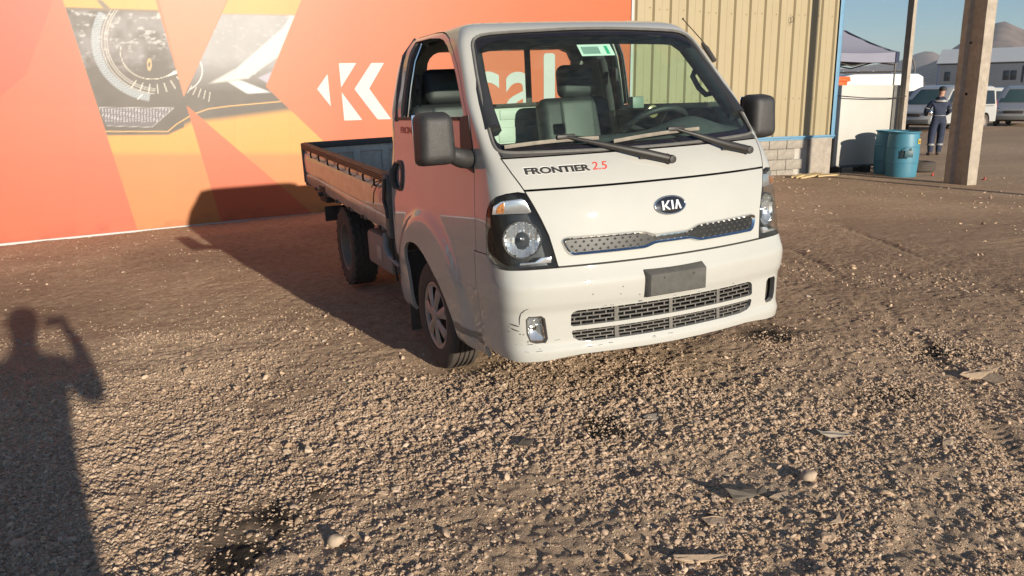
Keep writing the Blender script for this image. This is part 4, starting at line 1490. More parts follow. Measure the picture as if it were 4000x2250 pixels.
def make_front_wheel(s, yc, zc):
    w = empty('wheel'); w.parent = TR; w.location = (s * .752, yc, zc)
    w.rotation_euler = (R(8), 0, 0)
    tyre_mesh('tyre', .320, .185, w, 0, s)
    lathe('steel_rim', [(.197, -.07), (.197, .07), (.185, .072), (.175, .02), (.02, .015), (.001, .015)] if s > 0 else [(.197, .07), (.197, -.07), (.185, -.072), (.175, -.02), (.02, -.015), (.001, -.015)], 40, DARK, w, 'x', (0, 0, 0), 40, True)
    hc = empty('hubcap'); hc.parent = w
    # outer ring + seven broad spokes + centre dish
    o = s * .073
    lathe('hubcap_ring', [(.206, o - s*.012), (.204, o + s*.004), (.192, o + s*.010), (.172, o + s*.002), (.168, o - s*.01)], 56, ALU, hc, 'x', (0, 0, 0), 40, True)
    lathe('hubcap_centre', [(.055, o - s*.012), (.052, o + s*.014), (.040, o + s*.022), (.015, o + s*.020), (.001, o + s*.019)], 32, ALU, hc, 'x', (0, 0, 0), 40, True)
    for k in range(7):
        a = 2 * math.pi * k / 7
        V, F = [], []
        for i, (rr, hw_, dx) in enumerate(((.045, .020, .012), (.09, .027, .012), (.14, .036, .008), (.178, .044, .002))):
            for jj, (t, hx) in enumerate(((-1, -.006), (-.55, .004), (0, .008), (.55, .004), (1, -.006))):
                V.append((o + s * (dx + hx), rr * math.cos(a) - t * hw_ * math.sin(a), rr * math.sin(a) + t * hw_ * math.cos(a)))
        for i in range(3):
            for j in range(4): F.append((i*5+j, i*5+j+1, (i+1)*5+j+1, (i+1)*5+j))
        mk('spoke', V, F, ALU, hc, 50)
    return w


make_front_wheel(-1, .10, .292)
make_front_wheel(1, .10, .292)


def make_rear_wheel(s, yc, zc):
    w = empty('wheel'); w.parent = TR; w.location = (s * .690, yc, zc)
    r = .335
    tyre_mesh('tyre', r, .215, w, 0, s, True, .20)
    # zig-zag tread ribs
    V, F = [], []
    n = 96
    for row, (c, hw_) in enumerate(((-.082, .012), (-.040, .014), (.0, .014), (.040, .014), (.082, .012))):
        b0 = len(V)
        for k in range(n):
            a = 2 * math.pi * k / n
            zz = .007 * (1 if (k // 2) % 2 else -1)
            for (dx, rr) in ((-hw_ + zz, r * .98), (-hw_ + zz, r * 1.012), (hw_ + zz, r * 1.012), (hw_ + zz, r * .98)):
                V.append((c + dx, rr * math.cos(a), rr * math.sin(a)))
        for k in range(n):
            for j in range(3):
                a0 = b0 + k * 4 + j; a1 = b0 + ((k + 1) % n) * 4 + j
                F.append((a0, a1, a1 + 1, a0 + 1))
    mk('tread', V, F, RUBBER, w)
    o = s * .09
    RIM = mat('dusty_steel_rim', (0.28, 0.23, 0.19), 0.6, metal=.3, dust=.55, dustcol=(.16, .11, .075))
    lathe('steel_rim', [(.21, o), (.205, o + s*.006), (.195, o), (.185, o - s*.05), (.17, o - s*.09), (.10, o - s*.085), (.08, o - s*.05), (.06, o - s*.045), (.001, o - s*.045)], 40, RIM, w, 'x', (0, 0, 0), 40, True)
    for k in range(6):
        a = 2 * math.pi * k / 6
        lathe('wheel_nut', [(.012, o - s*.085), (.012, o - s*.062), (.001, o - s*.06)], 6, DARK, w, 'x', (0, .135 * math.cos(a), .135 * math.sin(a)), 30, True)
    return w


make_rear_wheel(-1, 2.64, .333)
make_rear_wheel(1, 2.64, .333)

# load bed (nose-down stance: the deck rises a little towards the tail) -------------------------
SL = .0386


def bedz(y, z): return z + SL * (y - .93)


def shear(o):
    for v in o.data.vertices: v.co.z += SL * (v.co.y - .93)
    return o


Y0, Y1 = .925, 4.02
bd = shear(rbox('bed_floor', (0, (Y0 + Y1) / 2, .705), (1.60, Y1 - Y0 - .02, .045), .004, BEDIN, TR))
for x in (-.5, -.25, 0, .25, .5): shear(rbox('floor_rib', (x, (Y0 + Y1) / 2, .732), (.06, Y1 - Y0 - .05, .012), .003, BEDIN, bd))
for y in np.arange(1.05, 4.0, .36): shear(rbox('deck_bearer', (0, y, .665), (1.56, .05, .05), .004, DARK, TR))
GP = [(.790, .672), (.826, .668), (.834, .684), (.834, .765), (.826, .773), (.826, .780), (.834, .790), (.838, .90), (.833, .962), (.822, .978), (.822, 1.010), (.800, 1.012), (.795, .70)]
for s in (-1, 1):
    g = empty('side_gate'); g.parent = TR
    pn = prism('gate_panel', ccw([(s * x, z) for x, z in GP]), 'y', Y0 + .03, Y1 - .02, GATEW, g, 0, 30)
    shear(pn)
    shear(rbox('gate_lining', (s * .7935, (Y0 + Y1) / 2, .845), (.004, Y1 - Y0 - .08, .29), .001, BEDIN, g))
    for y in np.arange(1.25, 4.0, .50):
        shear(rbox('gate_rib', (s * .786, y, .845), (.018, .07, .28), .005, BEDIN, g))
    rl = shear(prism('top_rail', ccw([(s * .790, 1.013), (s * .842, 1.010), (s * .846, 1.020), (s * .846, 1.058), (s * .838, 1.068), (s * .796, 1.070), (s * .788, 1.062)]), 'y', Y0 - .02, Y1, WOODR, g, 0, 30))
    for k in range(3): shear(rbox('rail_strip', (s * .847, (Y0 + Y1) / 2, 1.022 + k * .014), (.003, Y1 - Y0 - .04, .005), 0, mat('dark_rail_groove', (0.07, 0.035, 0.02), .8), rl))
    for y in (3.51, 3.13, 2.75, 2.34, 1.93, 1.51, 1.2):
        hk = [(s * .846, y, 1.000), (s * .853, y, .994), (s * .853, y, .956), (s * .840, y, .950)]
        h = tube('rope_hook', [(a, b, c + .012) for a, b, c in hk], .008, DARK, g, 6); shear(h)
    for y in (3.89, 3.44, 2.985, 2.536, 2.08, 1.645, 1.144):
        h = rbox('hinge', (s * .822, y, .672), (.03, .075, .03), .008, GREYBAR, g); shear(h)
        h2 = tube('hinge_pin', [(s * .83, y + .03, .672), (s * .83, y + .085, .668)], .018, DARK, g, 8); shear(h2)
    # front latch post
    lp_ = prism('latch_post', [(Y0 - .045, 1.065), (Y0 + .055, 1.075), (Y0 + .06, .99), (Y0 + .03, .93), (Y0 + .05, .86), (Y0 + .06, .66), (Y0 - .03, .64), (Y0 - .035, .86), (Y0 - .05, .95)], 'x', s * .80, s * .852, GREYBAR, g, .008, 40)
    tube('latch_lever', [(s * .86, Y0 - .03, 1.04), (s * .868, Y0 - .025, .96), (s * .866, Y0 + .01, .90), (s * .862, Y0 - .02, .84), (s * .856, Y0 - .02, .78)], .012, BLACKP, lp_, 8)
    shear(rbox('rear_post', (s * .825, Y1, .87), (.045, .05, .39), .008, GREYBAR, g))
if True:
    g = empty('tailgate'); g.parent = TR
    shear(rbox('gate_panel', (0, Y1 + .01, .845), (1.60, .03, .335), .006, BEDIN, g))
    for x in (-.6, -.30, 0.0, .30, .6): shear(rbox('gate_rib', (x, Y1 - .012, .83), (.075, .022, .27), .008, BEDIN, g))
    shear(rbox('gate_rib', (0, Y1 - .010, .955), (1.58, .018, .022), .004, BEDIN, g))
    shear(rbox('top_rail', (0, Y1 + .005, 1.040), (1.64, .055, .060), .008, BLACKP, g))
    hb = empty('headboard'); hb.parent = TR
    rbox('headboard_panel', (0, Y0 + .03, .88), (1.58, .03, .36), .006, BEDIN, hb)
    rbox('top_rail', (0, Y0 + .03, 1.07), (1.60, .05, .05), .008, GREYBAR, hb)
    tube('loose_cord', [(-.846, 1.02, 1.02), (-.858, 1.10, .985), (-.862, 1.19, .93), (-.860, 1.24, .85)], .004, DARK, TR, 5)
    tube('loose_cord', [(-.846, 1.03, 1.02), (-.862, 1.15, 1.0), (-.862, 1.24, .96)], .004, DARK, TR, 5)
for o in list(bpy.data.objects):
    if o.name.startswith('cutter'): bpy.data.objects.remove(o)

# ------------------------------------------------------------------ building with the corrugated wall


def wall_y(x): return 7.95 + .045 * x


WRZ = math.atan(.045)
CREAM = mat('cream_corrugated_sheet', (0.315, 0.258, 0.155), 0.5, var=0.05, scale=1.5, dust=0.16, dustcol=(0.34, 0.27, 0.16))
BLUE = mat('blue_trim_paint', (0.11, 0.26, 0.40), 0.5, var=0.12, scale=8, dust=.15)
BLOCK = mat('concrete_block', (0.28, 0.25, 0.21), 0.95, var=0.22, scale=14, bump=0.6, bscale=70)
MORTAR = mat('mortar', (0.40, 0.37, 0.33), 0.95, var=0.15, scale=20, bump=.4)
STUCCO = mat('concrete_render', (0.31, 0.27, 0.225), 0.95, var=0.22, scale=9, bump=0.8, bscale=45)
bld = empty('corrugated_building', (0, 7.95, 0), WRZ)       # local x runs along the wall, local -y faces the yard
tag(bld, 'cream corrugated metal building on a concrete block base with blue corner trim', 'building')
RIB = .362
X_END = 10.40 / math.cos(WRZ)
x0 = X_END - .06 - 1.086 * 17
sheet_me = None
for k in range(17):
    if sheet_me is None:
        V, F = [], []
        prof = []
        for r_ in range(3):
            b0 = r_ * RIB
            prof += [(b0, 0), (b0 + .10, 0), (b0 + .103, -.004), (b0 + .150, -.004), (b0 + .153, 0), (b0 + .262, 0), (b0 + .285, -.042), (b0 + .335, -.042), (b0 + .358, 0)]
        prof.append((3 * RIB, 0))
        for zz in (.73, 6.2):
            for (a, b) in prof: V.append((a, b, zz))
        n = len(prof)
        F = [(i, i + 1, n + i + 1, n + i) for i in range(n - 1)]
        o = mk('wall_sheet', V, F, CREAM, bld); sheet_me = o.data
    else:
        o = bpy.data.objects.new('wall_sheet', sheet_me); COL.objects.link(o); o.parent = bld
    o.location = (x0 + k * 1.086, -.002 * (k % 2), 0)
# screws along the purlins
V, F = [], []
for zz in (1.46, 3.02, 4.6):
    for k in range(17):
        for dx in (.05, .21, .57, .93):
            b0 = len(V); xx = x0 + k * 1.086 + dx
            for j in range(6): V.append((xx + .011 * math.cos(j * math.pi / 3), -.007, zz + .02 * math.sin(k * 1.7) + .011 * math.sin(j * math.pi / 3)))
            F.append(tuple(range(b0, b0 + 6)))
o = mk('sheet_screws', V, F, mat('rusty_screw', (0.10, 0.07, 0.05), .7), bld); o['kind'] = 'stuff'
rbox('corner_trim', (X_END + .0, -.045, 3.45), (.10, .012, 5.5), .003, BLUE, bld)
rbox('corner_trim', (X_END + .052, .02, 3.45), (.012, .14, 5.5), .003, BLUE, bld)
rbox('base_flashing', (X_END - 2.36, -.058, .735), (4.9, .03, .035), .004, BLUE, bld)
rbox('base_flashing', (X_END - 2.36, -.035, .70), (4.9, .012, .05), .003, BLUE, bld)
# block plinth
rbox('plinth_core', (X_END - 9.3, .10, .15), (18.0, .15, 1.06), 0, MORTAR, bld)
blk_me = None
rb_ = random.Random(3)
for c in range(5):
    zc = .608 - c * .205
    off = .23 if c % 2 else 0
    k = 0
    x = 5.3 + off
    while x < X_END - .86:
        w_ = .448
        if blk_me is None:
            o = rbox('concrete_block', (0, 0, 0), (w_, .06, .192), .008, BLOCK, bld); blk_me = o.data
        else:
            o = bpy.data.objects.new('concrete_block', blk_me); COL.objects.link(o); o.parent = bld
        o.location = (x, .002 + rb_.uniform(-.004, .004), zc); o.rotation_euler = (0, 0, rb_.uniform(-.006, .006))
        x += .46
rbox('end_pillar', (X_END - .30, .06, .12), (.60, .22, 1.16), .02, STUCCO, bld)
rbox('side_wall', (X_END + .02, 5.0, 3.2), (.05, 9.9, 6.0), .01, CREAM, bld)
rbox('roof', (X_END - 9.2, 4.9, 6.3), (19.0, 10.6, .12), .02, CREAM, bld)
rbox('back_wall', (X_END - 9.2, 9.9, 3.1), (18.4, .06, 6.2), .01, CREAM, bld)
# scribbled mark on a sheet
tube('scribble', [(9.06, -.048, 2.83), (9.065, -.048, 2.98), (9.11, -.048, 3.0), (9.15, -.048, 2.95), (9.14, -.048, 2.90), (9.08, -.048, 2.90)], .005, PBLACK, bld, 5)

# ------------------------------------------------------------------ printed banner
HM = np.array([[441.0597, -58.41901, 1838.741], [16.56107, -397.4941, 1158.728], [0.03543769, -0.01883617, 1.0]])   # wall (x, z) -> artwork
ban = empty('advertising_banner', (0, 0, 0))
tag(ban, 'huge orange advertising banner with headlamp picture and white arrow logo', 'banner')


def ban_bot(x): return -.118 + .0288 * (x + .053)


def hexn(h): return np.array(hexc(h))


def banner_colour(x, z):
    q = np.stack([x, z, np.ones_like(x)], -1) @ HM.T
    u, v = q[:, 0] / q[:, 2], q[:, 1] / q[:, 2]
    n = len(u)

    def half(a, b, soft=3.0):
        """1 on the right of the directed line a->b (artwork y down)"""
        (ax, ay), (bx, by) = a, b
        L_ = math.hypot(bx - ax, by - ay)
        s = ((bx - ax) * (v - ay) - (by - ay) * (u - ax)) / L_
        return np.clip(.5 - s / (2 * soft), 0, 1)

    def poly(P, soft=3.0):
        """convex polygon mask, any winding"""
        a = sum(P[i - 1][0] * P[i][1] - P[i][0] * P[i - 1][1] for i in range(len(P)))
        P = P if a < 0 else P[::-1]
        m_ = np.ones(n)
        for i in range(len(P)): m_ = m_ * half(P[i - 1], P[i], soft)
        return m_

    def band(P, w, soft=2.0):
        d = np.full(n, 1e9)
        for (ax, ay), (bx, by) in zip(P[:-1], P[1:]):
            ex, ey = bx - ax, by - ay; L2 = ex * ex + ey * ey
            t = np.clip(((u - ax) * ex + (v - ay) * ey) / L2, 0, 1)
            d = np.minimum(d, np.hypot(u - ax - ex * t, v - ay - ey * t))
        return np.clip((w / 2 + soft - d) / (2 * soft), 0, 1)

    def ring(cx, cy, rx, ry, w, a0=None, a1=None, soft=2.0):
        rr = np.hypot((u - cx) / rx, (v - cy) / ry)
        m_ = np.clip((w / 2 + soft - np.abs(rr - 1) * (rx + ry) / 2) / (2 * soft), 0, 1)
        if a0 is not None:
            an = np.degrees(np.arctan2(v - cy, u - cx)) % 360
            m_ = m_ * (((an - a0) % 360) < ((a1 - a0) % 360))
        return m_
    col = np.zeros((n, 3))

    def lay(m_, c):
        nonlocal col
        c = np.asarray(c)
        col = col * (1 - m_[:, None]) + c * m_[:, None]
    t = np.clip(v / 1300, 0, 1)[:, None]
    OR1, OR2 = np.array([.48, .112, .045]), np.array([.46, .094, .034])
    col = OR1 * (1 - t) + OR2 * t + np.zeros((n, 3))
    # left coral field with darker diagonal facets
    L1a, L1b = (355, 0), (775, 1290)
    left = 1 - half((355, 0), (775, 1290))
    left = half((775, 1290), (355, 0))
    lay(left, [.47, .103, .053])
    lay(left * half((-40, 0), (330, 700)) * 0 + left * poly([(-900, -900), (300, 0), (150, 420), (-60, 600), (-900, 600)]), [.45, .082, .046])
    lay(left * (v > 600) * np.clip((v - 600) / 500, 0, 1) * .5, [.47, .095, .044])
    # photograph inside the big chevron
    pA = poly([(355, 0), (330, -100), (850, -100), (880, 0), (1250, 1245), (1275, 1340), (790, 1340), (775, 1290)])
    pA = half((355, 0), (775, 1290)) * half((1250, 1245), (880, 0))
    pB1 = half((1290, 0), (1040, 548)) * half((1505, 490), (1705, 0)) * np.clip((560 - v) / 4, 0, 1)
    low = half((1760, 1200), (1040, 590)) if False else half((1055, 605), (1760, 1200)) * 0
    s2 = (u - 1030) / (1760 - 1030)
    line_lo = 575 + s2 * (1200 - 575)                       # lower-left edge of the arm
    line_hi = 490 + (u - 1505) / (1815 - 1505) * (785 - 490)  # upper-right edge of the arm
    pB2 = np.clip((line_lo - v) / 4 + .5, 0, 1) * np.clip((v - line_hi) / 4 + .5, 0, 1) * (u > 1035) * (v > 540)
    pB2 = np.where(v > 556, pB2, 0)
    gapL = half((880, 0), (1250, 1245))
    pB = np.clip(pB1 + np.where(v >= 556, pB2, 0), 0, 1) * gapL
    pB = np.where((v < 560) & (v > 485), np.clip(half((1290, 0), (1040, 548)) * gapL * np.clip((v - line_hi) / 4 + .5, 0, 1) + pB1, 0, 1), pB)
    photo = np.clip(pA + pB, 0, 1)
    YEL = np.array([.47, .24, .055]); YEL2 = np.array([.48, .170, .055])
    body_ = YEL * (1 - np.clip((v - 850) / 40, 0, 1))[:, None] + YEL2 * np.clip((v - 850) / 40, 0, 1)[:, None]
    lay(photo, body_)
    # dark lamp area: soft lower edge
    xs_ = [300, 600, 950, 1090, 1250, 1640, 1900]
    lo_edge = np.interp(u, xs_, [772, 772, 768, 705, 690, 640, 620])
    up_edge = np.interp(u, [300, 900, 1200, 1700], [38, 60, 72, 80])
    soft_lo = np.where(u > 1040, 34, 12)
    lamp = np.clip((lo_edge - v) / soft_lo, 0, 1) * np.clip((v - up_edge) / 14, 0, 1) * photo
    nz_ = fbm(u * .008, v * .008, 61, 4); nz2 = fbm(u * .03, v * .05, 63, 3)
    DK = np.array([.075, .060, .052])
    base_ = DK * (.75 + .5 * nz_[:, None])
    lay(lamp, base_)
    # sky reflections in the lamp glass, dark tree line below them
    skyr = lamp * np.clip((330 + 120 * nz2 - v) / 60, 0, 1) * np.clip((nz_ - .3) * 3, 0, 1)
    lay(skyr * .55, np.array([.24, .225, .25]))
    lay(lamp * np.clip((nz2 - .62) * 6, 0, 1) * np.clip((360 - v) / 120, 0, 1) * .7, [.42, .41, .42])
    lay(lamp * pB * np.clip((520 - v) / 200, 0, 1) * .8, [.30, .295, .32])
    lay(pA * ((v < up_edge + 14) & (v > up_edge - 2)) * .8, [.10, .08, .06])
    tri = poly([(545, 0), (575, 0), (625, 48), (585, 48)], 3) * pA
    lay(tri, [.13, .10, .07])
    # light ring and lens circles
    rg = lamp * pA * ring(905, 225, 365, 330, 46, 100, 205, 3)
    tick = (np.sin((v - u * .1) * 2 * math.pi / 9) > 0)
    lay(rg * (.45 + .3 * tick), [.33, .37, .43])
    for r_ in (300, 312, 330): lay(lamp * pA * ring(905, 225, r_, r_ * .93, 4, 95, 215, 2), [.42, .40, .38])
    lay(lamp * pA * ring(860, 290, 178, 158, 3, 40, 190, 1.5), [.62, .58, .52])
    lay(lamp * pA * poly([(955, 425), (1000, 395), (1003, 415), (940, 435)], 2), [.70, .70, .68])
    lay(lamp * pA * ring(845, 365, 10, 26, 14), [.42, .28, .14])
    for k in range(7):
        a = math.radians(118 - k * 11)
        p0 = (870 + 235 * math.cos(a) * .9, 270 + 210 * math.sin(a)); p1 = (870 + 300 * math.cos(a) * .9, 270 + 258 * math.sin(a))
        lay(lamp * pA * band([p0, p1], 5, 1.6), [.50, .48, .45])
    for k in range(5): lay(lamp * pB * band([(1085 + k * 26, 490 + 9 * k - 5), (1062 + k * 30, 530 + 12 * k - 6)], 4, 1.5) * .8, [.62, .58, .54])
    lay(lamp * pB * ring(1010, 400, 135, 120, 5, 300, 60, 2), [.62, .60, .62])
    lay(lamp * pA * band([(780, 560), (805, 535)], 6), [.6, .58, .55])
    # white blade of the running light
    blade = poly([(1640, 88), (1690, 88), (1640, 240), (1585, 330)], 4) + poly([(1592, 170), (1645, 95), (1665, 200), (1570, 330)], 4) + poly([(1330, 395), (1592, 165), (1600, 300), (1400, 445)], 5) + poly([(1190, 470), (1330, 392), (1410, 440), (1290, 462)], 8)
    lay(np.clip(blade, 0, 1) * lamp * pB * .95, [.46, .47, .46])
    lay(lamp * pB * band([(1655, 160), (1590, 260), (1440, 420)], 4, 2), [.40, .42, .45])
    lay(np.clip(poly([(1290, 462), (1360, 455), (1530, 522), (1400, 530)], 5), 0, 1) * lamp * pB * .8, [.60, .62, .66])
    lay(np.clip(poly([(1460, 440), (1550, 400), (1530, 480)], 5), 0, 1) * lamp * pB * .6, [.40, .38, .50])
    # mesh vent and the gold outline under the lamp
    vent = poly([(560, 612), (985, 610), (862, 720), (600, 712)], 3) * pA * lamp
    dots = (np.sin(u * 2 * math.pi / 17 + np.floor(v / 9) * math.pi) * np.sin(v * 2 * math.pi / 18)) > .25
    lay(vent * .55, [.13, .12, .15])
    lay(vent * dots * .6 * (v < 690), [.46, .44, .50])
    lay(lamp * pA * band([(560, 608), (985, 610), (860, 720), (610, 712)], 3, 1.5) * .6, [.5, .48, .5])
    lay(photo * band([(590, 744), (950, 744), (1000, 702), (1090, 648), (1180, 616), (1300, 600), (1590, 574)], 5, 2), [.58, .34, .12])
    # salmon facets between
    lay(half((1040, 545), (880, -10)) * 0 + np.clip(poly([(885, -60), (1310, -60), (1040, 548)], 3), 0, 1), [.47, .16, .085])
    lay(poly([(1030, 560), (1062, 606), (1052, 615), (1028, 585)], 2) * 0, [.84, .36, .17])
    lay(poly([(1058, 610), (1250, 1245), (1280, 1345), (1930, 1345), (1760, 1200)], 3), [.47, .103, .042])
    lay(poly([(1058, 610), (1250, 1245), (1280, 1345), (1930, 1345), (1480, 960)], 3) * np.clip((v - 560) / 900, 0, 1) * .5, [.50, .09, .04])
    # pale facet right of the picture
    lay(np.clip((v - line_hi), 0, 1) * 0, [.8, .3, .1])
    lay(half((1705, 0), (1505, 490)) * 0, [.8, .3, .1])
    rt = (u > 1505) * np.clip((line_hi - v) / 6, 0, 1) * half((1705, 0), (1505, 490))
    lay(rt * np.clip((2000 - u) / 700, 0, 1) * .5, [.48, .155, .07])
    # faint weave and wash
    col *= (1 + .05 * (fbm(u * .05, v * .05, 71, 2) - .5) + .10 * (fbm(u * .004, v * .0016, 75, 3) - .5))[:, None]
    col *= np.array([.94, .93, .86])
    # overlapped print widths and strips of slightly different tone
    for k_, su in enumerate((-250, 420, 690, 1330, 1640, 2060)): col *= (1 + .022 * (1 if k_ % 2 else -1) * (u > su))[:, None] * (1 - .07 * np.exp(-((u - su) / 3.0) ** 2))[:, None]
    for k_, sv_ in enumerate((600, 868)): col *= (1 + .03 * (-1 if k_ else 1) * (v > sv_))[:, None]
    grime = np.clip((z - ban_bot(x)) / .22, 0, 1)
    col *= (1 - (1 - grime) * .28 * np.clip(fbm(x * 6, z * 9, 77, 3) * 2 - .6, 0, 1))[:, None]
    return np.clip(col, 0, 1)


bx = np.concatenate([np.arange(-8, -4.6, .08), np.arange(-4.6, 1.9, .0115), np.arange(1.9, 5.50, .08)]); bx[-1] = 5.44
bz = np.concatenate([np.linspace(0, 1, 300), np.linspace(1, 1.35, 8)[1:]])




BX, BT = np.meshgrid(bx, bz, indexing='ij')
BZ = ban_bot(BX) + BT * (3.35 - ban_bot(BX))
BY = 7.95 - .05 + .045 * BX
bme = bpy.data.meshes.new('printed_sheet')
nb1, nb2 = BX.shape
bme.vertices.add(nb1 * nb2)
bme.vertices.foreach_set('co', np.stack([BX, BY, BZ], -1).astype(np.float32).ravel())
ii, jj = np.meshgrid(np.arange(nb1 - 1), np.arange(nb2 - 1), indexing='ij'); q0 = (ii * nb2 + jj).ravel()
quads = np.stack([q0, q0 + nb2, q0 + nb2 + 1, q0 + 1], -1).astype(np.int32)
bme.loops.add(quads.size); bme.polygons.add(len(quads))
bme.loops.foreach_set('vertex_index', quads.ravel())
bme.polygons.foreach_set('loop_start', np.arange(0, quads.size, 4, dtype=np.int32))
bme.update(calc_edges=True)
ca = bme.color_attributes.new('print', 'FLOAT_COLOR', 'POINT')
cc = np.ones((nb1 * nb2, 4), np.float32); cc[:, :3] = banner_colour(BX.ravel(), BZ.ravel())
ca.data.foreach_set('color', cc.ravel())
pm_ = bpy.data.materials.new('printed_vinyl'); pm_.use_nodes = True
N_, L_ = pm_.node_tree.nodes, pm_.node_tree.links
pb = N_['Principled BSDF']; pb.inputs['Roughness'].default_value = .42; pb.inputs['Specular IOR Level'].default_value = .35
pa = N_.new('ShaderNodeAttribute'); pa.attribute_name = 'print'
L_.new(pa.outputs['Color'], pb.inputs['Base Color'])
nzv = N_.new('ShaderNodeTexNoise'); nzv.inputs['Scale'].default_value = 1.1; bpv = N_.new('ShaderNodeBump'); bpv.inputs['Strength'].default_value = .3; bpv.inputs['Distance'].default_value = .05
L_.new(nzv.outputs['Fac'], bpv.inputs['Height']); L_.new(bpv.outputs[0], pb.inputs['Normal'])
bme.materials.append(pm_)
bo = bpy.data.objects.new('printed_sheet', bme); COL.objects.link(bo); bo.parent = ban
VW = mat('banner_white', (0.40, 0.405, 0.40), .5, var=.03)


def on_banner(name, pts, m, d=.004):
    V = [(x, 7.90 + .045 * x - d, z) for x, z in pts] + [(x, 7.90 + .045 * x - .001, z) for x, z in pts]
    k = len(pts)
    bm = bmesh.new(); bv = [bm.verts.new(v) for v in V]
    bm.faces.new(bv[:k]); bm.faces.new(bv[k:][::-1])
    for i in range(k): bm.faces.new((bv[i], bv[(i + 1) % k], bv[k + (i + 1) % k], bv[k + i]))
    return from_bm(name, bm, m, ban)


def soft_corners(P, r=.014):
    out = []
    P = [np.array(p) for p in P]
    for i in range(len(P)):
        a, b, c = P[i - 1], P[i], P[(i + 1) % len(P)]
        e1 = (a - b) / np.linalg.norm(a - b); e2 = (c - b) / np.linalg.norm(c - b)
        for t in (0, .5, 1):
            out.append(tuple((1 - t) ** 2 * (b + e1 * r) + 2 * t * (1 - t) * b + t * t * (b + e2 * r)))
    return out


for pl in ([(-.01, 1.687), (.158, 1.90), (.179, 1.437)], [(.331, 2.054), (.594, 2.059), (.346, 1.709)], [(.348, 1.644), (.640, 1.235), (.365, 1.231)],
           [(.821, 2.062), (1.017, 2.065), (.769, 1.692), (1.09, 1.239), (.878, 1.238), (.543, 1.685)]):
    on_banner('logo_piece', soft_corners(pl), VW)
for ch, bxs in (('c', (2.36, 1.16, 2.93, 1.95)), ('a', (3.03, 1.16, 3.585, 1.95))):
    t = text_mesh('logo_letter', ch, bxs, VW, ban, .012)
    for v in t.data.vertices: v.co.y = 7.90 + .045 * v.co.x - .004
on_banner('logo_letter', soft_corners([(3.731, 1.18), (3.942, 1.18), (3.942, 2.247), (3.731, 2.245)], .05), VW)
# white aluminium edge rails
on_banner('bottom_rail', [(-8, ban_bot(-8) - .028), (5.47, ban_bot(5.47) - .028), (5.47, ban_bot(5.47) + .012), (-8, ban_bot(-8) + .012)], VW, .022)
on_banner('side_rail', [(5.425, ban_bot(5.44) + .012), (5.475, ban_bot(5.44) + .012), (5.475, 4.5), (5.425, 4.5)], VW, .022)
o = rbox('white_batten', (-2.32, 7.80, -.235), (.46, .06, .04), .004, VW, None, rot3(0, -1.6, 2.6))
tag(o, 'short white batten lying at the foot of the orange banner', 'batten')

# ------------------------------------------------------------------ posts and poles
CONC = mat('weathered_concrete', (0.34, 0.29, 0.235), 0.95, var=0.2, scale=7, bump=.7, bscale=55)


def channel_post(name, loc, w, d, h, rec, taper, lean=(0, 0), m=CONC):
    """concrete post, w across x, d across y, with a channel on both x faces"""
    p = empty(name, loc)
    cs = [(-w/2, -d/2), (w/2, -d/2), (w/2, -d*.26), (w/2 - rec, -d*.17), (w/2 - rec, d*.17), (w/2, d*.26), (w/2, d/2), (-w/2, d/2), (-w/2, d*.26), (-w/2 + rec, d*.17), (-w/2 + rec, -d*.17), (-w/2, -d*.26)]
    V, F = [], []
    nn = 26
    rr = random.Random(5)
    for i in range(nn):
        t = i / (nn - 1); s = 1 - taper * t
        for (x, y) in cs: V.append((x * s + lean[0] * t * h + rr.uniform(-.003, .003), y * s + lean[1] * t * h + rr.uniform(-.004, .004), t * h - .3))
    k = len(cs)
    for i in range(nn - 1):
        for j in range(k): F.append((i*k + j, i*k + (j+1) % k, (i+1)*k + (j+1) % k, (i+1)*k + j))
    F.append(tuple(range(k - 1, -1, -1))); F.append(tuple((nn-1)*k + j for j in range(k)))
    mk('shaft', V, F, m, p, 25)
    return p


post = channel_post('concrete_post', (10.96, 5.82, -.03), .25, .47, 8.5, .06, .16)
tag(post, 'thick channelled concrete post beside the blue barrels', 'post')
for z in (1.55, 1.56, 2.42):
    lathe('bolt_hole', [(.001, -.004), (.022, -.004), (.022, .002)], 10, DARK, post, 'x', (-.128 + .055, .02 + (z - 1.5) * .03, z))
pole = channel_post('slim_pole', (12.35, 8.42, .0), .10, .15, 6.5, .018, .10)
tag(pole, 'slim square concrete pole behind the blue barrels', 'pole')
pl2 = channel_post('tall_pole', (10.90, 0.0, .0), .20, .20, 9.0, .03, .08)
tag(pl2, 'tall concrete pole to the right whose shadow climbs the corrugated wall', 'pole')

# ------------------------------------------------------------------ white panel and things around it
PANW = mat('white_panel', (0.42, 0.41, 0.375), .5, var=.05, scale=2, dust=.12)
pn = empty('insulated_board', (11.60, 8.58, 0))
tag(pn, 'large white insulated panel standing on blocks behind the blue barrels', 'panel')
rbox('panel_face', (0, 0, .90), (1.92, .08, 1.66), .006, PANW, pn, rot3(0, 0, 0))
rbox('bottom_rail', (0, -.045, .075), (1.92, .02, .05), .003, GREYBAR, pn)
for x in (-.90, -.1, .85): rbox('foot', (x, 0, -.02), (.09, .4, .20), .008, DARK, pn)
rbox('metal_strip', (.60, -.055, .95), (.085, .03, 1.56), .004, GREYBAR, pn)
o = tube('wire', [(10.45, 8.36, 1.52), (11.3, 8.42, 1.47), (12.0, 8.43, 1.46), (12.32, 8.34, 1.50)], .010, DARK)
tag(o, 'dark wire strung from the building corner to the slim pole', 'wire')

BARR = mat('blue_barrel_plastic', (0.030, 0.175, 0.26), .45, var=.12, scale=5, dust=.22, dustcol=(.15, .21, .22), stretch=(1, 1, .4))
BARRIN = mat('barrel_inside', (0.02, 0.12, 0.16), .6)


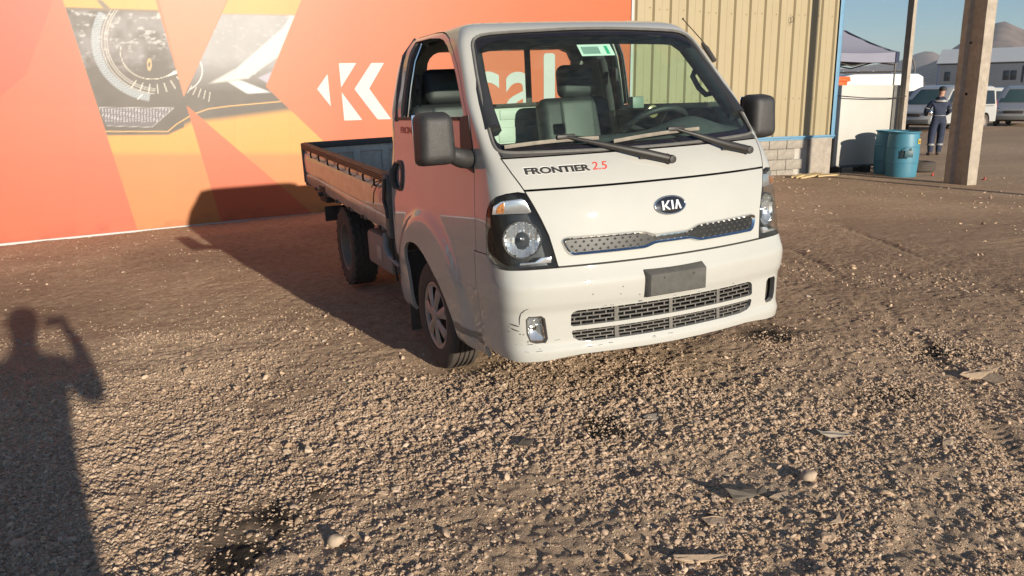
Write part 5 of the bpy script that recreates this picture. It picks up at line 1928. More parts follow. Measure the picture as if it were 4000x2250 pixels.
def barrel(x, y, label, patch=False):
    b = empty('plastic_barrel', (x, y, gz1(x, y) - .005))
    tag(b, label, 'barrel', 'blue barrels beside the white panel')
    prof = [(.001, .0), (.25, 0), (.272, .012), (.280, .05), (.286, .16), (.294, .285), (.300, .29), (.300, .305), (.294, .31), (.300, .45), (.296, .585), (.302, .59), (.302, .605), (.295, .61), (.288, .75), (.272, .84),
            (.280, .862), (.300, .872), (.302, .888), (.290, .892), (.270, .885), (.262, .86), (.26, .70), (.001, .69)]
    lathe('drum', prof, 48, BARR, b, 'z', (0, 0, 0), 30)
    if patch:
        q = rot3(0, 0, 0)
        ang = math.atan2(-4.27 - y, -2.23 - x) + .38
        c = Vector((.305 * math.cos(ang), .305 * math.sin(ang), .47))
        rbox('lid_flap', c, (.012, .16, .13), .004, mat('dark_flap', (.02, .07, .09), .5), b, Matrix.Rotation(ang, 3, 'Z'))
        ang2 = ang - .30
        c = Vector((.300 * math.cos(ang2), .300 * math.sin(ang2), .455))
        rbox('cut_out', c, (.008, .13, .15), .01, mat('cut_opening', (.006, .02, .028), .7), b, Matrix.Rotation(ang2, 3, 'Z'))
        tube('wire_loop', [Vector((.31 * math.cos(ang + .12), .31 * math.sin(ang + .12), .53)), Vector((.325 * math.cos(ang + .1), .325 * math.sin(ang + .1), .585)), Vector((.31 * math.cos(ang + .02), .31 * math.sin(ang + .02), .54))], .006, DARK, b, 5)
        tube('wire_loop', [Vector((.31 * math.cos(ang2 - .12), .31 * math.sin(ang2 - .12), .50)), Vector((.325 * math.cos(ang2), .325 * math.sin(ang2), .57)), Vector((.31 * math.cos(ang2 + .1), .31 * math.sin(ang2 + .1), .585))], .006, DARK, b, 5)
        a3 = ang + .80
        c = Vector((.300 * math.cos(a3), .300 * math.sin(a3), .70))
        rbox('yellow_sticker', c, (.006, .10, .09), .003, mat('yellow_label', (.62, .42, .06), .6), b, Matrix.Rotation(a3, 3, 'Z'))
        c = Vector((.304 * math.cos(a3), .304 * math.sin(a3), .70))
        rbox('sticker_mark', c, (.004, .045, .05), .002, PBLACK, b, Matrix.Rotation(a3, 3, 'Z'))
    return b


barrel(11.27, 7.38, 'nearer blue plastic barrel with a cut-out flap in its side', True)
barrel(11.58, 7.96, 'farther blue plastic barrel half hidden behind the nearer one')


def lying_tyre(name, x, y, label, r=.33, w=.21):
    t = empty(name, (x, y, gz1(x, y)))
    tag(t, label, 'tyre')
    hw = w / 2
    prof = [(.19, .02), (.21, 0), (r * .9, .01), (r, .03)]
    for k in range(4): prof += [(r, .045 + k * .04), (r - .012, .048 + k * .04), (r - .012, .058 + k * .04), (r, .061 + k * .04)]
    prof += [(r, w - .02), (r * .9, w), (.21, w + .005), (.19, w - .02)]
    lathe('carcass', prof, 40, RUBBER, t, 'z', (0, 0, 0), 35, True)
    lathe('inner_liner', [(.19, .02), (.27, .05), (.28, w / 2), (.27, w - .05), (.19, w - .02)], 32, DARK, t, 'z', (0, 0, 0), 40, True)
    return t


lying_tyre('loose_tyre', 12.55, 8.05, 'worn black tyre lying flat on the ground behind the concrete post')
# planks at the foot of the building
PLY = mat('splintered_plywood', (0.50, 0.37, 0.19), .8, var=.25, scale=6, stretch=(2, 9, 9))
for k, (x, y, rz, s_, lb) in enumerate(((9.25, 7.75, 12, (.75, .20, .03), 'longest pale plank lying at the foot of the building corner'),
                                       (9.62, 7.60, -18, (.50, .16, .025), 'short pale plank at the right end of the plank heap'),
                                       (8.95, 7.70, 25, (.45, .12, .03), 'narrow pale plank at the left end of the plank heap'))):
    V = []
    rr = random.Random(k)
    for zz in (0, s_[2]):
        for (a, b) in ((-.5, -.5), (-.1, -.42), (.3, -.5), (.5, -.3), (.46, .1), (.5, .5), (.1, .44), (-.3, .5), (-.5, .35), (-.44, 0)):
            V.append((a * s_[0], b * s_[1], zz + rr.uniform(0, .004)))
    n = 10
    o = mk('plank', V, [tuple(range(n - 1, -1, -1)), tuple(range(n, 2*n))] + [(i, (i+1) % n, n + (i+1) % n, n + i) for i in range(n)], PLY)
    o.location = (x, y, gz1(x, y) + .02 + .025 * (k == 1)); o.rotation_euler = (R(4), R(-3), R(rz))
    tag(o, lb, 'plank', 'planks by the building corner')
REDP = mat('red_plastic_scrap', (.45, .05, .04), .5)
for (x, y, rz, lb) in ((11.95, 7.2, 20, 'small red plastic scrap on the ground left of the concrete post'), (12.05, 6.15, 60, 'small red plastic scrap on the ground right of the concrete post')):
    bm = bmesh.new(); bm_box(bm, (0, 0, .03), (.06, .02, .05), rot3(20, 0, 0), .005); bm_box(bm, (.03, .015, .01), (.03, .05, .02), None, .004)
    o = from_bm('plastic_scrap', bm, REDP, None, 40); o.location = (x, y, gz1(x, y)); o.rotation_euler = (0, 0, R(rz))
    tag(o, lb, 'scrap', 'red plastic scraps')

# gazebo tent behind the panel
TENT = mat('grey_tent_fabric', (0.20, 0.20, 0.255), .8, var=.05, scale=1.2)
TENTD = mat('navy_tent_stripe', (0.02, 0.025, 0.06), .8)
tn = empty('gazebo_tent', (14.22, 13.18, .05))
tag(tn, 'grey pop-up gazebo tent with a dark corner stripe behind the white panel', 'tent')
HX, EZ, AZ = 1.51, 2.31, 3.62
V, F = [], []
nn = 14
cor = [(-HX, -HX), (HX, -HX), (HX, HX), (-HX, HX)]
for s in range(4):
    a, b = cor[s], cor[(s + 1) % 4]
    b0 = len(V)
    for i in range(nn + 1):
        t = i / nn
        for j in range(nn + 1):
            w = j / nn
            ex, ey = a[0] + (b[0] - a[0]) * w, a[1] + (b[1] - a[1]) * w
            hh = EZ + .26 + (AZ - EZ - .26) * t ** 1.25 - .05 * math.sin(math.pi * w) * (1 - t) - .03 * math.sin(3 * math.pi * w) * t * (1 - t)
            V.append((ex * (1 - t), ey * (1 - t), hh))
    for i in range(nn):
        for j in range(nn): F.append((b0 + i*(nn+1) + j, b0 + i*(nn+1) + j + 1, b0 + (i+1)*(nn+1) + j + 1, b0 + (i+1)*(nn+1) + j))
    b1 = len(V)
    for j in range(nn + 1):
        w = j / nn; ex, ey = a[0] + (b[0] - a[0]) * w, a[1] + (b[1] - a[1]) * w
        V.append((ex, ey, EZ + .26 - .05 * math.sin(math.pi * w))); V.append((ex * 1.006, ey * 1.006, EZ + .012 * math.sin(7 * w)))
    for j in range(nn): F.append((b1 + 2*j, b1 + 2*j + 1, b1 + 2*j + 3, b1 + 2*j + 2))
mk('canopy', V, F, TENT, tn, 50)
def hip(t): return EZ + .26 + (AZ - EZ - .26) * t ** 1.25
V, F = [], []
for i in range(9):
    t = i / 8 * .62
    wd = .10 + .03 * math.sin(i * 2.1)
    for s_ in (-1, 1): V.append((HX * (1 - t) - wd * (s_ < 0) + .02, -HX * (1 - t) + wd * (s_ > 0) * .2 - .02, hip(t) + .015))
for i in range(8): F.append((2*i, 2*i+1, 2*i+3, 2*i+2))
b0 = len(V); V += [(HX - .09, -HX * 1.012 - .01, EZ + .27), (HX * 1.012 + .01, -HX * 1.012 - .01, EZ + .27), (HX * 1.012 + .01, -HX * 1.012 - .01, EZ), (HX - .10, -HX * 1.012 - .01, EZ)]
F.append((b0, b0 + 1, b0 + 2, b0 + 3))
mk('corner_stripe', V, F, TENTD, tn)
for (a, b) in cor: tube('leg', [(a * .98, b * .98, 0), (a * .98, b * .98, EZ + .22)], .022, GREYBAR, tn, 6)
for s in range(4):
    a, b = cor[s], cor[(s + 1) % 4]; mx, my = (a[0] + b[0]) / 2, (a[1] + b[1]) / 2
    tube('truss_bar', [(a[0] * .97, a[1] * .97, EZ + .15), (mx * .97, my * .97, EZ - .10), (b[0] * .97, b[1] * .97, EZ + .15)], .018, DARK, tn, 6)
    tube('truss_bar', [(a[0] * .97, a[1] * .97, EZ - .06), (mx * .97, my * .97, EZ + .16), (b[0] * .97, b[1] * .97, EZ - .06)], .018, DARK, tn, 6)
# orange wheelie bin seen past the corner
ORG = mat('orange_bin_plastic', (.70, .10, .02), .5)
wb = empty('orange_bin', (19.55, 17.75, .1)); tag(wb, 'orange plastic bin behind the white panel at the building corner', 'bin')
bm = bmesh.new(); bmesh.ops.create_cube(bm, size=1)
for v in bm.verts: v.co = Vector((v.co.x * (.75 if v.co.z > 0 else .56), v.co.y * (.75 if v.co.z > 0 else .56), 1.15 + v.co.z * 1.7))
bmesh.ops.bevel(bm, geom=list(bm.edges), offset=.04, segments=2, profile=.5, affect='EDGES')
from_bm('bin_body', bm, ORG, wb, 40)
rbox('bin_lid', (0, 0, 2.03), (.84, .84, .10), .03, ORG, wb)
rbox('lid_rim', (0, -.40, 1.96), (.86, .06, .09), .02, ORG, wb)

# ------------------------------------------------------------------ vans
VANW = mat('van_white_paint', (0.38, 0.38, 0.37), .28, coat=.8, var=.03, dust=.12)
VANS = mat('van_silver_paint', (0.34, 0.34, 0.34), .3, metal=.3, coat=.8, var=.04)
VGL = mat('van_dark_glass', (0.012, 0.015, 0.02), .06, var=.1)
VGLT = mat('van_windscreen_glass', (0.05, 0.085, 0.085), .06, var=.1)


def van(name, loc, rz, label, length=4.9, width=1.92, height=1.95, paint=VANW, tall=False, windows=True, rails=False, group='white vans parked across the yard'):
    """front of the van points along local -x"""
    v_ = empty(name, loc, rz)
    tag(v_, label, 'van', group)
    L2 = length / 2; H = height
    if not tall:
        pr = [(-L2, .32), (-L2 - .03, .55), (-L2 + .06, .84), (-L2 + .30, .98), (-L2 + .78, 1.10), (-L2 + 1.55, H - .16), (-L2 + 1.85, H - .04), (-L2 + 2.4, H), (L2 - .30, H - .02), (L2 - .10, H - .12), (L2 - .03, 1.0), (L2, .60), (L2 - .02, .34)]
    else:
        pr = [(-L2, .32), (-L2 - .02, .70), (-L2 + .10, 1.02), (-L2 + .55, 1.22), (-L2 + 1.15, H - .38), (-L2 + 1.75, H - .10), (-L2 + 2.3, H), (L2 - .35, H - .01), (L2 - .08, H - .14), (L2, 1.0), (L2, .60), (L2 - .02, .34)]
    ny = 11
    V, F = [], []
    P = densify([(a, b) for a, b in pr], pr) if False else pr
    k = len(P)
    for j in range(ny):
        s = -1 + 2 * j / (ny - 1)
        for (x, z) in P:
            wz = 1 - .13 * max(0, (z - .95) / (H - .95)) ** 1.3
            e = max(0, abs(s) - .8) / .2
            wx = 1 - .10 * max(0, (-x - L2 + .7) / .7) ** 2 if x < -L2 + .7 else 1
            zz = z - (.05 * e ** 2 if z > H - .3 else 0)
            xx = x + (.10 * abs(s) ** 3 if x < -L2 + 1.0 else (-.04 * abs(s) ** 3 if x > L2 - .2 else 0))
            V.append((xx, math.copysign(abs(s) ** .85, s) * width / 2 * wz * wx, zz))
    for j in range(ny - 1):
        for i in range(k): F.append((j*k + i, j*k + (i+1) % k, (j+1)*k + (i+1) % k, (j+1)*k + i))
    F.append(tuple(range(k))); F.append(tuple((ny-1)*k + i for i in range(k)))
    bm = bmesh.new(); bv = [bm.verts.new(v) for v in V]
    for f in F: bm.faces.new([bv[i] for i in f])
    b = from_bm('van_body', bm, paint, None)
    xf, xr = -L2 + .92, L2 - .95
    for wx_ in (xf, xr):
        cp = lathe('cutter', [(.001, -width), (.385, -width), (.385, width), (.001, width)], 28, None, None, 'y', (wx_, 0, .36))
        cut(b, cp, keep=False)
    b.parent = v_; smoothed(b, 32)

    def hw(z): return width / 2 * (1 - .13 * max(0, (z - .95) / (H - .95)) ** 1.3)

    def side_pane(pl, nm='side_window', m=VGL):
        for s in (-1, 1):
            VV = [(x, s * (hw(z) + .006), z) for x, z in pl] + [(x, s * (hw(z) - .03), z) for x, z in pl]
            n = len(pl)
            mk(nm, VV, [tuple(range(n)), tuple(range(2*n - 1, n - 1, -1))] + [(i, (i+1) % n, n + (i+1) % n, n + i) for i in range(n)], m, v_)
    zb = 1.12 if not tall else 1.25
    zt = H - .24 if not tall else H - .62
    side_pane([(-L2 + 1.08, zb), (-L2 + 1.88, zb), (-L2 + 1.88, zt), (-L2 + 1.60, zt)])
    if windows:
        side_pane([(-L2 + 2.0, zb), (-L2 + 3.15, zb), (-L2 + 3.15, zt + .02), (-L2 + 2.0, zt + .02)])
        side_pane([(-L2 + 3.27, zb), (L2 - .22, zb), (L2 - .28, zt), (-L2 + 3.27, zt + .02)])
    # windscreen
    a0, a1 = (pr[4], pr[5]) if not tall else (pr[3], pr[4])
    VV = []
    for t in np.linspace(.06, .97, 5):
        x = a0[0] + (a1[0] - a0[0]) * t; z = a0[1] + (a1[1] - a0[1]) * t
        for s in np.linspace(-.86, .86, 9):
            VV.append((x + .10 * abs(s) ** 3 - .012, s * hw(z) * .99, z + .012))
    mk('windscreen', VV, [(i*9 + j, i*9 + j + 1, (i+1)*9 + j + 1, (i+1)*9 + j) for i in range(4) for j in range(8)], VGLT, v_, 60)
    for s in (-1, 1):
        rbox('headlight', (-L2 + .14, s * (width / 2 - .22), .80), (.20, .34, .16), .05, CHROME, v_, rot3(0, -20, s * 24))
        rbox('wing_mirror', (-L2 + 1.12, s * (width / 2 + .10), 1.14), (.12, .20, .20), .04, BLACKP, v_)
        rbox('tail_light', (L2 - .03, s * (width / 2 - .08), 1.05), (.05, .13, .46), .02, mat('tail_red', (.35, .02, .02), .3), v_)
        tube('door_rail', [(-L2 + 3.1, s * (width / 2 + .004), 1.02), (L2 - .35, s * (width / 2 + .002), 1.04)], .010, DARK, v_, 5)
    rbox('grille', (-L2 - .005, 0, .70), (.08, .85, .13), .02, DARK, v_)
    rbox('front_bumper', (-L2 + .04, 0, .42), (.16, width * .86, .20), .05, GREYBAR, v_)
    rbox('rear_bumper', (L2 - .02, 0, .44), (.14, width * .90, .16), .04, paint, v_)
    for wx_ in (xf, xr):
        for s in (-1, 1):
            w = empty('wheel'); w.parent = v_; w.location = (wx_, s * (width / 2 - .12), .335)
            lathe('tyre', [(.20, -.09), (.30, -.105), (.33, -.08), (.335, 0), (.33, .08), (.30, .105), (.20, .09)], 28, RUBBER, w, 'y', (0, 0, 0), 35, True)
            lathe('rim', [(.205, s * .085), (.19, s * .09), (.17, s * .05), (.06, s * .055), (.05, s * .08), (.001, s * .08)], 24, ALU, w, 'y', (0, 0, 0), 35, True)
    rbox('underbody', (0, 0, .33), (length - .5, width * .8, .16), .03, DARK, v_)
    if rails:
        for s in (-1, 1): tube('roof_rail', [(-L2 + 1.7, s * width * .36, H + .07), (L2 - .9, s * width * .36, H + .07)], .03, DARK, v_, 6)
        for x in (-L2 + 1.8, -L2 + 2.5, -L2 + 3.2): tube('roof_bar', [(x, -width * .37, H + .09), (x, width * .37, H + .09)], .025, CHROME, v_, 6)
    return v_


VZ = .0
van('parked_van', (30.5, 21.93, VZ), math.atan2(.62, 3.5), 'white passenger van standing side-on behind the concrete post', 5.35)
van('parked_van', (38.2, 23.6, VZ), math.atan2(.43, .9), 'silver van with its front showing at the right edge of the picture', 4.9, paint=VANS)
van('parked_van', (35.5, 28.0, VZ), math.atan2(.62, 3.4), 'white van parked behind the passenger van, left of the worker', 4.9)
van('parked_van', (40.5, 28.2, VZ), math.atan2(1.05, 4.1), 'white van in the back row with its roof showing above the silver van', 4.9)
van('parked_van', (28.6, 25.3, VZ), math.atan2(-.4, .92), 'tall white van with roof bars behind the gazebo tent', 5.6, 2.0, 2.55, tall=True, windows=False, rails=True)

# ------------------------------------------------------------------ people
def skin_body(name, joints, edges, mats_fn, parent, lv=2):
    """joints: name -> (xyz, rx, ry); one continuous skinned surface"""
    names = list(joints)
    me = bpy.data.meshes.new(name)
    me.from_pydata([joints[n][0] for n in names], [(names.index(a), names.index(b)) for a, b in edges], [])
    o = bpy.data.objects.new(name, me); COL.objects.link(o)
    md = o.modifiers.new('k', 'SKIN'); md.branch_smoothing = .6
    sv = me.skin_vertices[0].data
    for i, n in enumerate(names):
        sv[i].radius = joints[n][1:3]; sv[i].use_root = (i == 0)
    s = o.modifiers.new('s', 'SUBSURF'); s.levels = lv; s.render_levels = lv
    apply_mods(o)
    ms = mats_fn['list']
    for m in ms: o.data.materials.append(m)
    for p in o.data.polygons:
        c = p.center; p.material_index = mats_fn['pick'](c); p.use_smooth = True
    o.parent = parent
    return o


SKINM = mat('skin_tone', (0.34, 0.18, 0.12), .55, var=.08)
NAVY = mat('navy_coverall', (0.018, 0.026, 0.055), .8, var=.3, scale=9, bump=.8, bscale=14)
BOOT = mat('dusty_boot', (0.10, 0.08, 0.065), .8, var=.2)
HAIR = mat('dark_hair', (0.02, 0.015, 0.012), .7)
SILV = mat('reflective_tape', (0.24, 0.24, 0.235), .4, var=.1)
J = {'pelvis': ((0, 0, .93), .17, .13), 'belly': ((0, -.005, 1.08), .165, .125), 'chest': ((0, .01, 1.28), .185, .13), 'neckb': ((0, .03, 1.44), .10, .085),
     'neck': ((.02, .05, 1.50), .058, .058), 'head0': ((.03, .07, 1.57), .075, .085), 'head1': ((.035, .075, 1.66), .078, .092), 'head2': ((.035, .07, 1.73), .045, .055),
     'shl': ((-.17, .02, 1.38), .085, .085), 'ell': ((-.27, .10, 1.13), .066, .066), 'wrl': ((-.20, .34, 1.03), .045, .045), 'hal': ((-.16, .42, 1.03), .036, .026),
     'shr': ((.17, .02, 1.38), .085, .085), 'elr': ((.27, .12, 1.13), .066, .066), 'wrr': ((.20, .34, 1.00), .045, .045), 'har': ((.16, .42, 1.00), .036, .026),
     'hpl': ((-.095, 0, .86), .115, .115), 'knl': ((-.115, .03, .47), .085, .088), 'anl': ((-.12, -.01, .11), .065, .068), 'hel': ((-.12, -.02, .045), .046, .045), 'tol': ((-.14, .17, .035), .045, .032),
     'hpr': ((.095, 0, .86), .115, .115), 'knr': ((.11, .10, .49), .085, .088), 'anr': ((.10, .12, .11), .065, .068), 'her': ((.10, .11, .045), .046, .045), 'tor': ((.12, .30, .035), .045, .032)}
E_ = [('pelvis', 'belly'), ('belly', 'chest'), ('chest', 'neckb'), ('neckb', 'neck'), ('neck', 'head0'), ('head0', 'head1'), ('head1', 'head2'), ('chest', 'shl'), ('shl', 'ell'), ('ell', 'wrl'), ('wrl', 'hal'),
      ('chest', 'shr'), ('shr', 'elr'), ('elr', 'wrr'), ('wrr', 'har'), ('pelvis', 'hpl'), ('hpl', 'knl'), ('knl', 'anl'), ('anl', 'hel'), ('hel', 'tol'), ('pelvis', 'hpr'), ('hpr', 'knr'), ('knr', 'anr'), ('anr', 'her'), ('her', 'tor')]


def fingers(parent, wrist, hand, side, m, curl=.5):
    """five short tapering fingers growing out of the palm, bent at the knuckles"""
    w, h = Vector(wrist), Vector(hand)
    f = (h - w).normalized(); up = Vector((0, 0, 1)); sd = f.cross(up).normalized()
    for k, (o_, L_) in enumerate(((-.026, .062), (-.009, .074), (.009, .07), (.025, .056))):
        b = h + sd * o_; p1 = b + f * L_ * .5 - up * L_ * .15 * curl; p2 = p1 + f * L_ * .3 - up * L_ * .4 * curl
        tube('finger', [b - f * .02, b, p1, p2], [.010, .010, .009, .007], m, parent, 6)
    b = w + (h - w) * .5 + sd * side * .034
    tube('finger', [b - sd * side * .015, b, b + f * .03 + sd * side * .018, b + f * .055 + sd * side * .012 - up * .012], [.012, .011, .010, .008], m, parent, 6)


def pick_worker(c):
    if c.z < .085: return 1
    if c.z > 1.495: return 2
    if c.y > .345 and abs(c.x) < .3 and .9 < c.z < 1.12: return 2
    return 0


wk = empty('person', (16.85, 11.16, gz1(16.85, 11.16)), R(-34))
tag(wk, 'person in a navy coverall with silver tape, seen from behind beside the barrels', 'person')
wk.scale = (1.10, 1.06, 1.03)
bdy = skin_body('body', J, E_, {'list': [NAVY, BOOT, SKINM], 'pick': pick_worker}, wk)
hr = lathe('hair', [(.001, .080), (.035, .076), (.066, .055), (.082, .02), (.086, -.01), (.080, -.03)], 20, HAIR, wk, 'z', (.034, .062, 1.672), 50)
for v in hr.data.vertices: v.co.y = .065 + (v.co.y - .065) * 1.10 - .012
gl_ = tube('glasses_strap', [(.034 + .096 * math.cos(a), .075 + .105 * math.sin(a), 1.655) for a in np.linspace(-.6, 1.2, 8)], .010, SILV, wk, 6)


def wrap_band(name, z, cx, cy, rx, ry, h, a0=0, a1=6.2832, n=24):
    V, F = [], []
    for i in range(n + 1):
        a = a0 + (a1 - a0) * i / n
        for zz in (z - h / 2, z + h / 2): V.append((cx + rx * math.cos(a), cy + ry * math.sin(a), zz))
    for i in range(n): F.append((2*i, 2*i+2, 2*i+3, 2*i+1))
    return mk(name, V, F, SILV, wk, 60)


wrap_band('back_tape', 1.385, 0, .015, .175, .150, .05, R(215), R(325))
wrap_band('leg_tape', .285, -.119, .01, .088, .088, .045)
wrap_band('leg_tape', .285, .105, .115, .088, .088, .045)
tube('sleeve_tape', [(-.245 + .074 * math.cos(a), .085 + .074 * math.sin(a), 1.20 - .02 * math.cos(a)) for a in np.linspace(0, 6.283, 16, endpoint=False)], .018, SILV, wk, 6, True, (.3, 1))
tube('sleeve_tape', [(.245 + .074 * math.cos(a), .10 + .074 * math.sin(a), 1.20 + .02 * math.cos(a)) for a in np.linspace(0, 6.283, 16, endpoint=False)], .018, SILV, wk, 6, True, (.3, 1))
wrap_band('belt_seam', 1.02, 0, -.002, .168, .130, .015)
fingers(wk, J['wrl'][0], J['hal'][0], 1, SKINM); fingers(wk, J['wrr'][0], J['har'][0], -1, SKINM)

# the photographer, standing just behind the viewpoint; only the shadow falls into the picture
J2 = dict(J)
J2.update({'pelvis': ((0, 0, .93), .21, .15), 'belly': ((0, -.005, 1.08), .215, .15), 'chest': ((0, .01, 1.28), .23, .15), 'head0': ((0, .05, 1.55), .095, .10), 'head1': ((0, .06, 1.63), .108, .112), 'head2': ((0, .05, 1.70), .075, .08), 'neck': ((0, .03, 1.47), .085, .08),
           'shl': ((-.20, 0, 1.39), .10, .09), 'ell': ((-.30, .02, 1.08), .062, .062), 'wrl': ((-.22, .20, .98), .042, .042), 'hal': ((-.17, .27, .99), .036, .026),
           'shr': ((.20, 0, 1.39), .10, .09), 'elr': ((.315, .22, 1.17), .078, .078), 'wrr': ((.285, .42, 1.40), .048, .048), 'har': ((.255, .46, 1.47), .038, .03)})
JK = mat('dark_jacket', (.05, .05, .055), .8, var=.2)
PN = mat('dark_trousers', (.04, .045, .06), .85, var=.2)


def pick_ph(c):
    if c.z < .085: return 1
    if c.z > 1.47 and abs(c.x) < .14: return 2
    if c.y > .40 or (c.y > .2 and c.z < 1.05 and c.x < 0 and c.y > .22): return 2
    return 3 if c.z < .92 else 0


phx, phy = -2.16, -5.50
ph_ = empty('person', (phx, phy, gz1(phx, phy)), R(4))
tag(ph_, 'person in a dark jacket raising a phone, known only by the shadow at lower left', 'person')
ph_.scale = (1.0, 1.0, 1.0)
skin_body('body', J2, E_, {'list': [JK, BOOT, SKINM, PN], 'pick': pick_ph}, ph_)
lathe('hair', [(.001, .115), (.06, .105), (.10, .065), (.116, .01), (.112, -.04)], 18, HAIR, ph_, 'z', (0, .045, 1.655), 50)
fingers(ph_, J2['wrl'][0], J2['hal'][0], 1, SKINM); fingers(ph_, J2['wrr'][0], J2['har'][0], -1, SKINM)
ph2 = rbox('phone', (0, 0, 0), (.155, .010, .075), .004, DARK)
ph2.location = (phx + .150, phy + .54, gz1(phx, phy) + 1.525); ph2.rotation_euler = (0, 0, R(4))
tag(ph2, 'dark phone held up in the hand behind the viewpoint', 'phone')

# ------------------------------------------------------------------ litter on the ground
LITC = mat('dusty_cardboard', (0.40, 0.29, 0.195), .9, var=.15, scale=12, bump=.3)
LITD = mat('dark_plastic_scrap', (0.06, 0.052, 0.042), .7, var=.3, dust=.3)
LITG = mat('grey_dusty_plastic', (0.30, 0.255, 0.205), .8, var=.2, dust=.3)


def scrap(name, outline, x, y, rz, bend, m, label, cat, lift=.012, thick=.003, tilt=(0, 0)):
    """thin bent sheet: outline in metres, curled along its length"""
    o2 = ccw([(a, b) for a, b in outline])
    pts = densify(o2, o2)
    cx = np.mean([p[0] for p in o2]); cy = np.mean([p[1] for p in o2])
    pts = [(p[0] + .004 * math.sin(i * 2.3), p[1] + .004 * math.cos(i * 1.9)) for i, p in enumerate(pts)]
    V = [(p[0], p[1], bend * (p[0] / .1) ** 2 * .035 + .006 * math.sin(p[1] * 70 + p[0] * 40)) for p in pts]
    k = len(pts)
    V += [(a, b, c - thick) for a, b, c in V]
    F = [tuple(range(k)), tuple(range(2*k - 1, k - 1, -1))] + [(i, k + i, k + (i+1) % k, (i+1) % k) for i in range(k)]
    o = mk(name, V, F, m)
    o.location = (x, y, gz1(x, y) + lift * .55); o.rotation_euler = (R(tilt[0]), R(tilt[1]), R(rz))
    tag(o, label, cat, 'litter on the gravel')
    return o


scrap('bent_scrap', [(-.09, .03), (-.02, .05), (.03, .035), (.09, .04), (.13, .02), (.06, .005), (.09, -.04), (.07, -.10), (.03, -.085), (0, -.02)], 1.57, -1.60, -20, .6, LITC, 'bent tan cardboard scrap curling up at the right of the yard', 'scrap', .035, .004, (14, -8))
scrap('plastic_scrap', [(-.08, .015), (.0, .02), (.08, .03), (.09, .01), (.02, -.012), (-.06, -.02)], .36, -1.82, -35, .5, LITG, 'broken grey plastic strip lying right of the truck front', 'scrap', .03, .003, (10, 6))
scrap('plastic_scrap', [(-.07, .025), (.05, .02), (.09, .035), (.085, .0), (.0, -.02), (-.06, -.022)], -.33, -2.07, -12, .8, LITD, 'dark curled plastic scrap on the gravel in the foreground', 'scrap', .03, .004, (28, 4))
scrap('flat_scrap', [(-.045, .022), (.035, .02), (.045, -.02), (-.03, -.03)], -.54, -2.17, -30, .2, LITC, 'flat tan cardboard square left of the dark curled scrap', 'scrap', .018)
scrap('plastic_scrap', [(-.09, .012), (-.02, .016), (.05, .022), (.09, .012), (.08, -.008), (.02, -.012), (-.09, -.016)], -.73, -2.34, -24, .4, LITC, 'long tan plastic strip nearest the bottom of the picture', 'scrap', .022, .004, (12, 0))
scrap('curled_scrap', [(-.05, .0), (0, .008), (.03, .03), (.05, .025), (.04, -.005), (0, -.014), (-.045, -.012)], -.17, -2.37, 10, 1.0, LITC, 'small curled tan scrap among the pebbles', 'scrap', .02)
scrap('flat_scrap', [(-.05, .02), (.02, .035), (.05, .02), (.04, -.02), (-.03, -.025)], -.21, -2.14, 5, .5, LITC, 'tan plastic flake right of the dark curled scrap', 'scrap', .022)
scrap('flat_scrap', [(-.045, .01), (.02, .025), (.045, .0), (.01, -.025), (-.03, -.02)], .73, -2.09, 20, .3, LITC, 'tan flake at the right of the gravel', 'scrap', .018)
scrap('flat_scrap', [(-.05, .015), (.03, .035), (.055, .01), (.02, -.03), (-.045, -.02)], -.20, -1.25, 0, .3, LITG, 'grey flat flake on the dark oil stain', 'scrap', .018)
scrap('flat_scrap', [(-.04, .02), (.035, .025), (.045, -.01), (-.02, -.03)], -.86, -1.25, 30, .3, LITD, 'dark grey flake left of the oil stain', 'scrap', .016)
for (x, y, r_, lb) in ((-.03, -2.08, .030, 'largest pale rounded stone in the foreground gravel'), (-1.79, -1.66, .028, 'white rounded stone lying by the dark wet patch')):
    bm = bmesh.new(); bmesh.ops.create_icosphere(bm, subdivisions=3, radius=1)
    for v in bm.verts:
        n = float(vnoise(np.array(v.co.x * 1.3 + x * 7), np.array(v.co.y * 1.3 + v.co.z), 5)); v.co = Vector((v.co.x * r_ * 1.15, v.co.y * r_ * .95, v.co.z * r_ * .8)) * (.85 + .3 * n)
    o = from_bm('pale_stone', bm, mat('pale_stone', (.38, .29, .21), .85, var=.2, scale=30), None, 60); o.location = (x, y, gz1(x, y) + r_ * .55)
    tag(o, lb, 'stone', 'large pale stones')

# ------------------------------------------------------------------ far things: warehouse, lamp, hills
WHW = mat('warehouse_shaded_grey', (0.085, 0.095, 0.115), .6, var=.06, scale=.5)  # grey cladding darkened in colour to show the wall as shaded
WHR = mat('warehouse_roof', (0.52, 0.52, 0.50), .5, var=.05, scale=.4)
WHG = mat('warehouse_glass', (0.03, 0.09, 0.11), .12, var=.1)
wh = empty('warehouse', (0, 0, 0)); tag(wh, 'long grey warehouse with a pale roof and a wide blue window strip', 'warehouse')
A = np.array([88.4, 69.8]); B = A + np.array([.60, -.80]) * 30
e_ = (B - A) / np.linalg.norm(B - A); nrm_ = np.array([e_[1], -e_[0]])
if nrm_ @ (np.array([-2.2, -4.3]) - A) < 0: nrm_ = -nrm_
wh.location = (A[0], A[1], 0); wh.rotation_euler = (0, 0, math.atan2(e_[1], e_[0]))
WL, WD_, WHt = 40.0, 24.0, 5.35
rbox('wall', (WL / 2, WD_ / 2, WHt / 2), (WL, WD_, WHt), .02, WHW, wh)
prism('roof', [(-.4, WHt), (WL + .4, WHt), (WL + .4, WHt + .12), (WL / 2, WHt + 3.4), (-.4, WHt + .12)][:0] or [(-.3, WHt + .02), (WD_ / 2, WHt + 2.3), (WD_ + .3, WHt + .02)], 'x', -.3, WL + .3, WHR, wh)
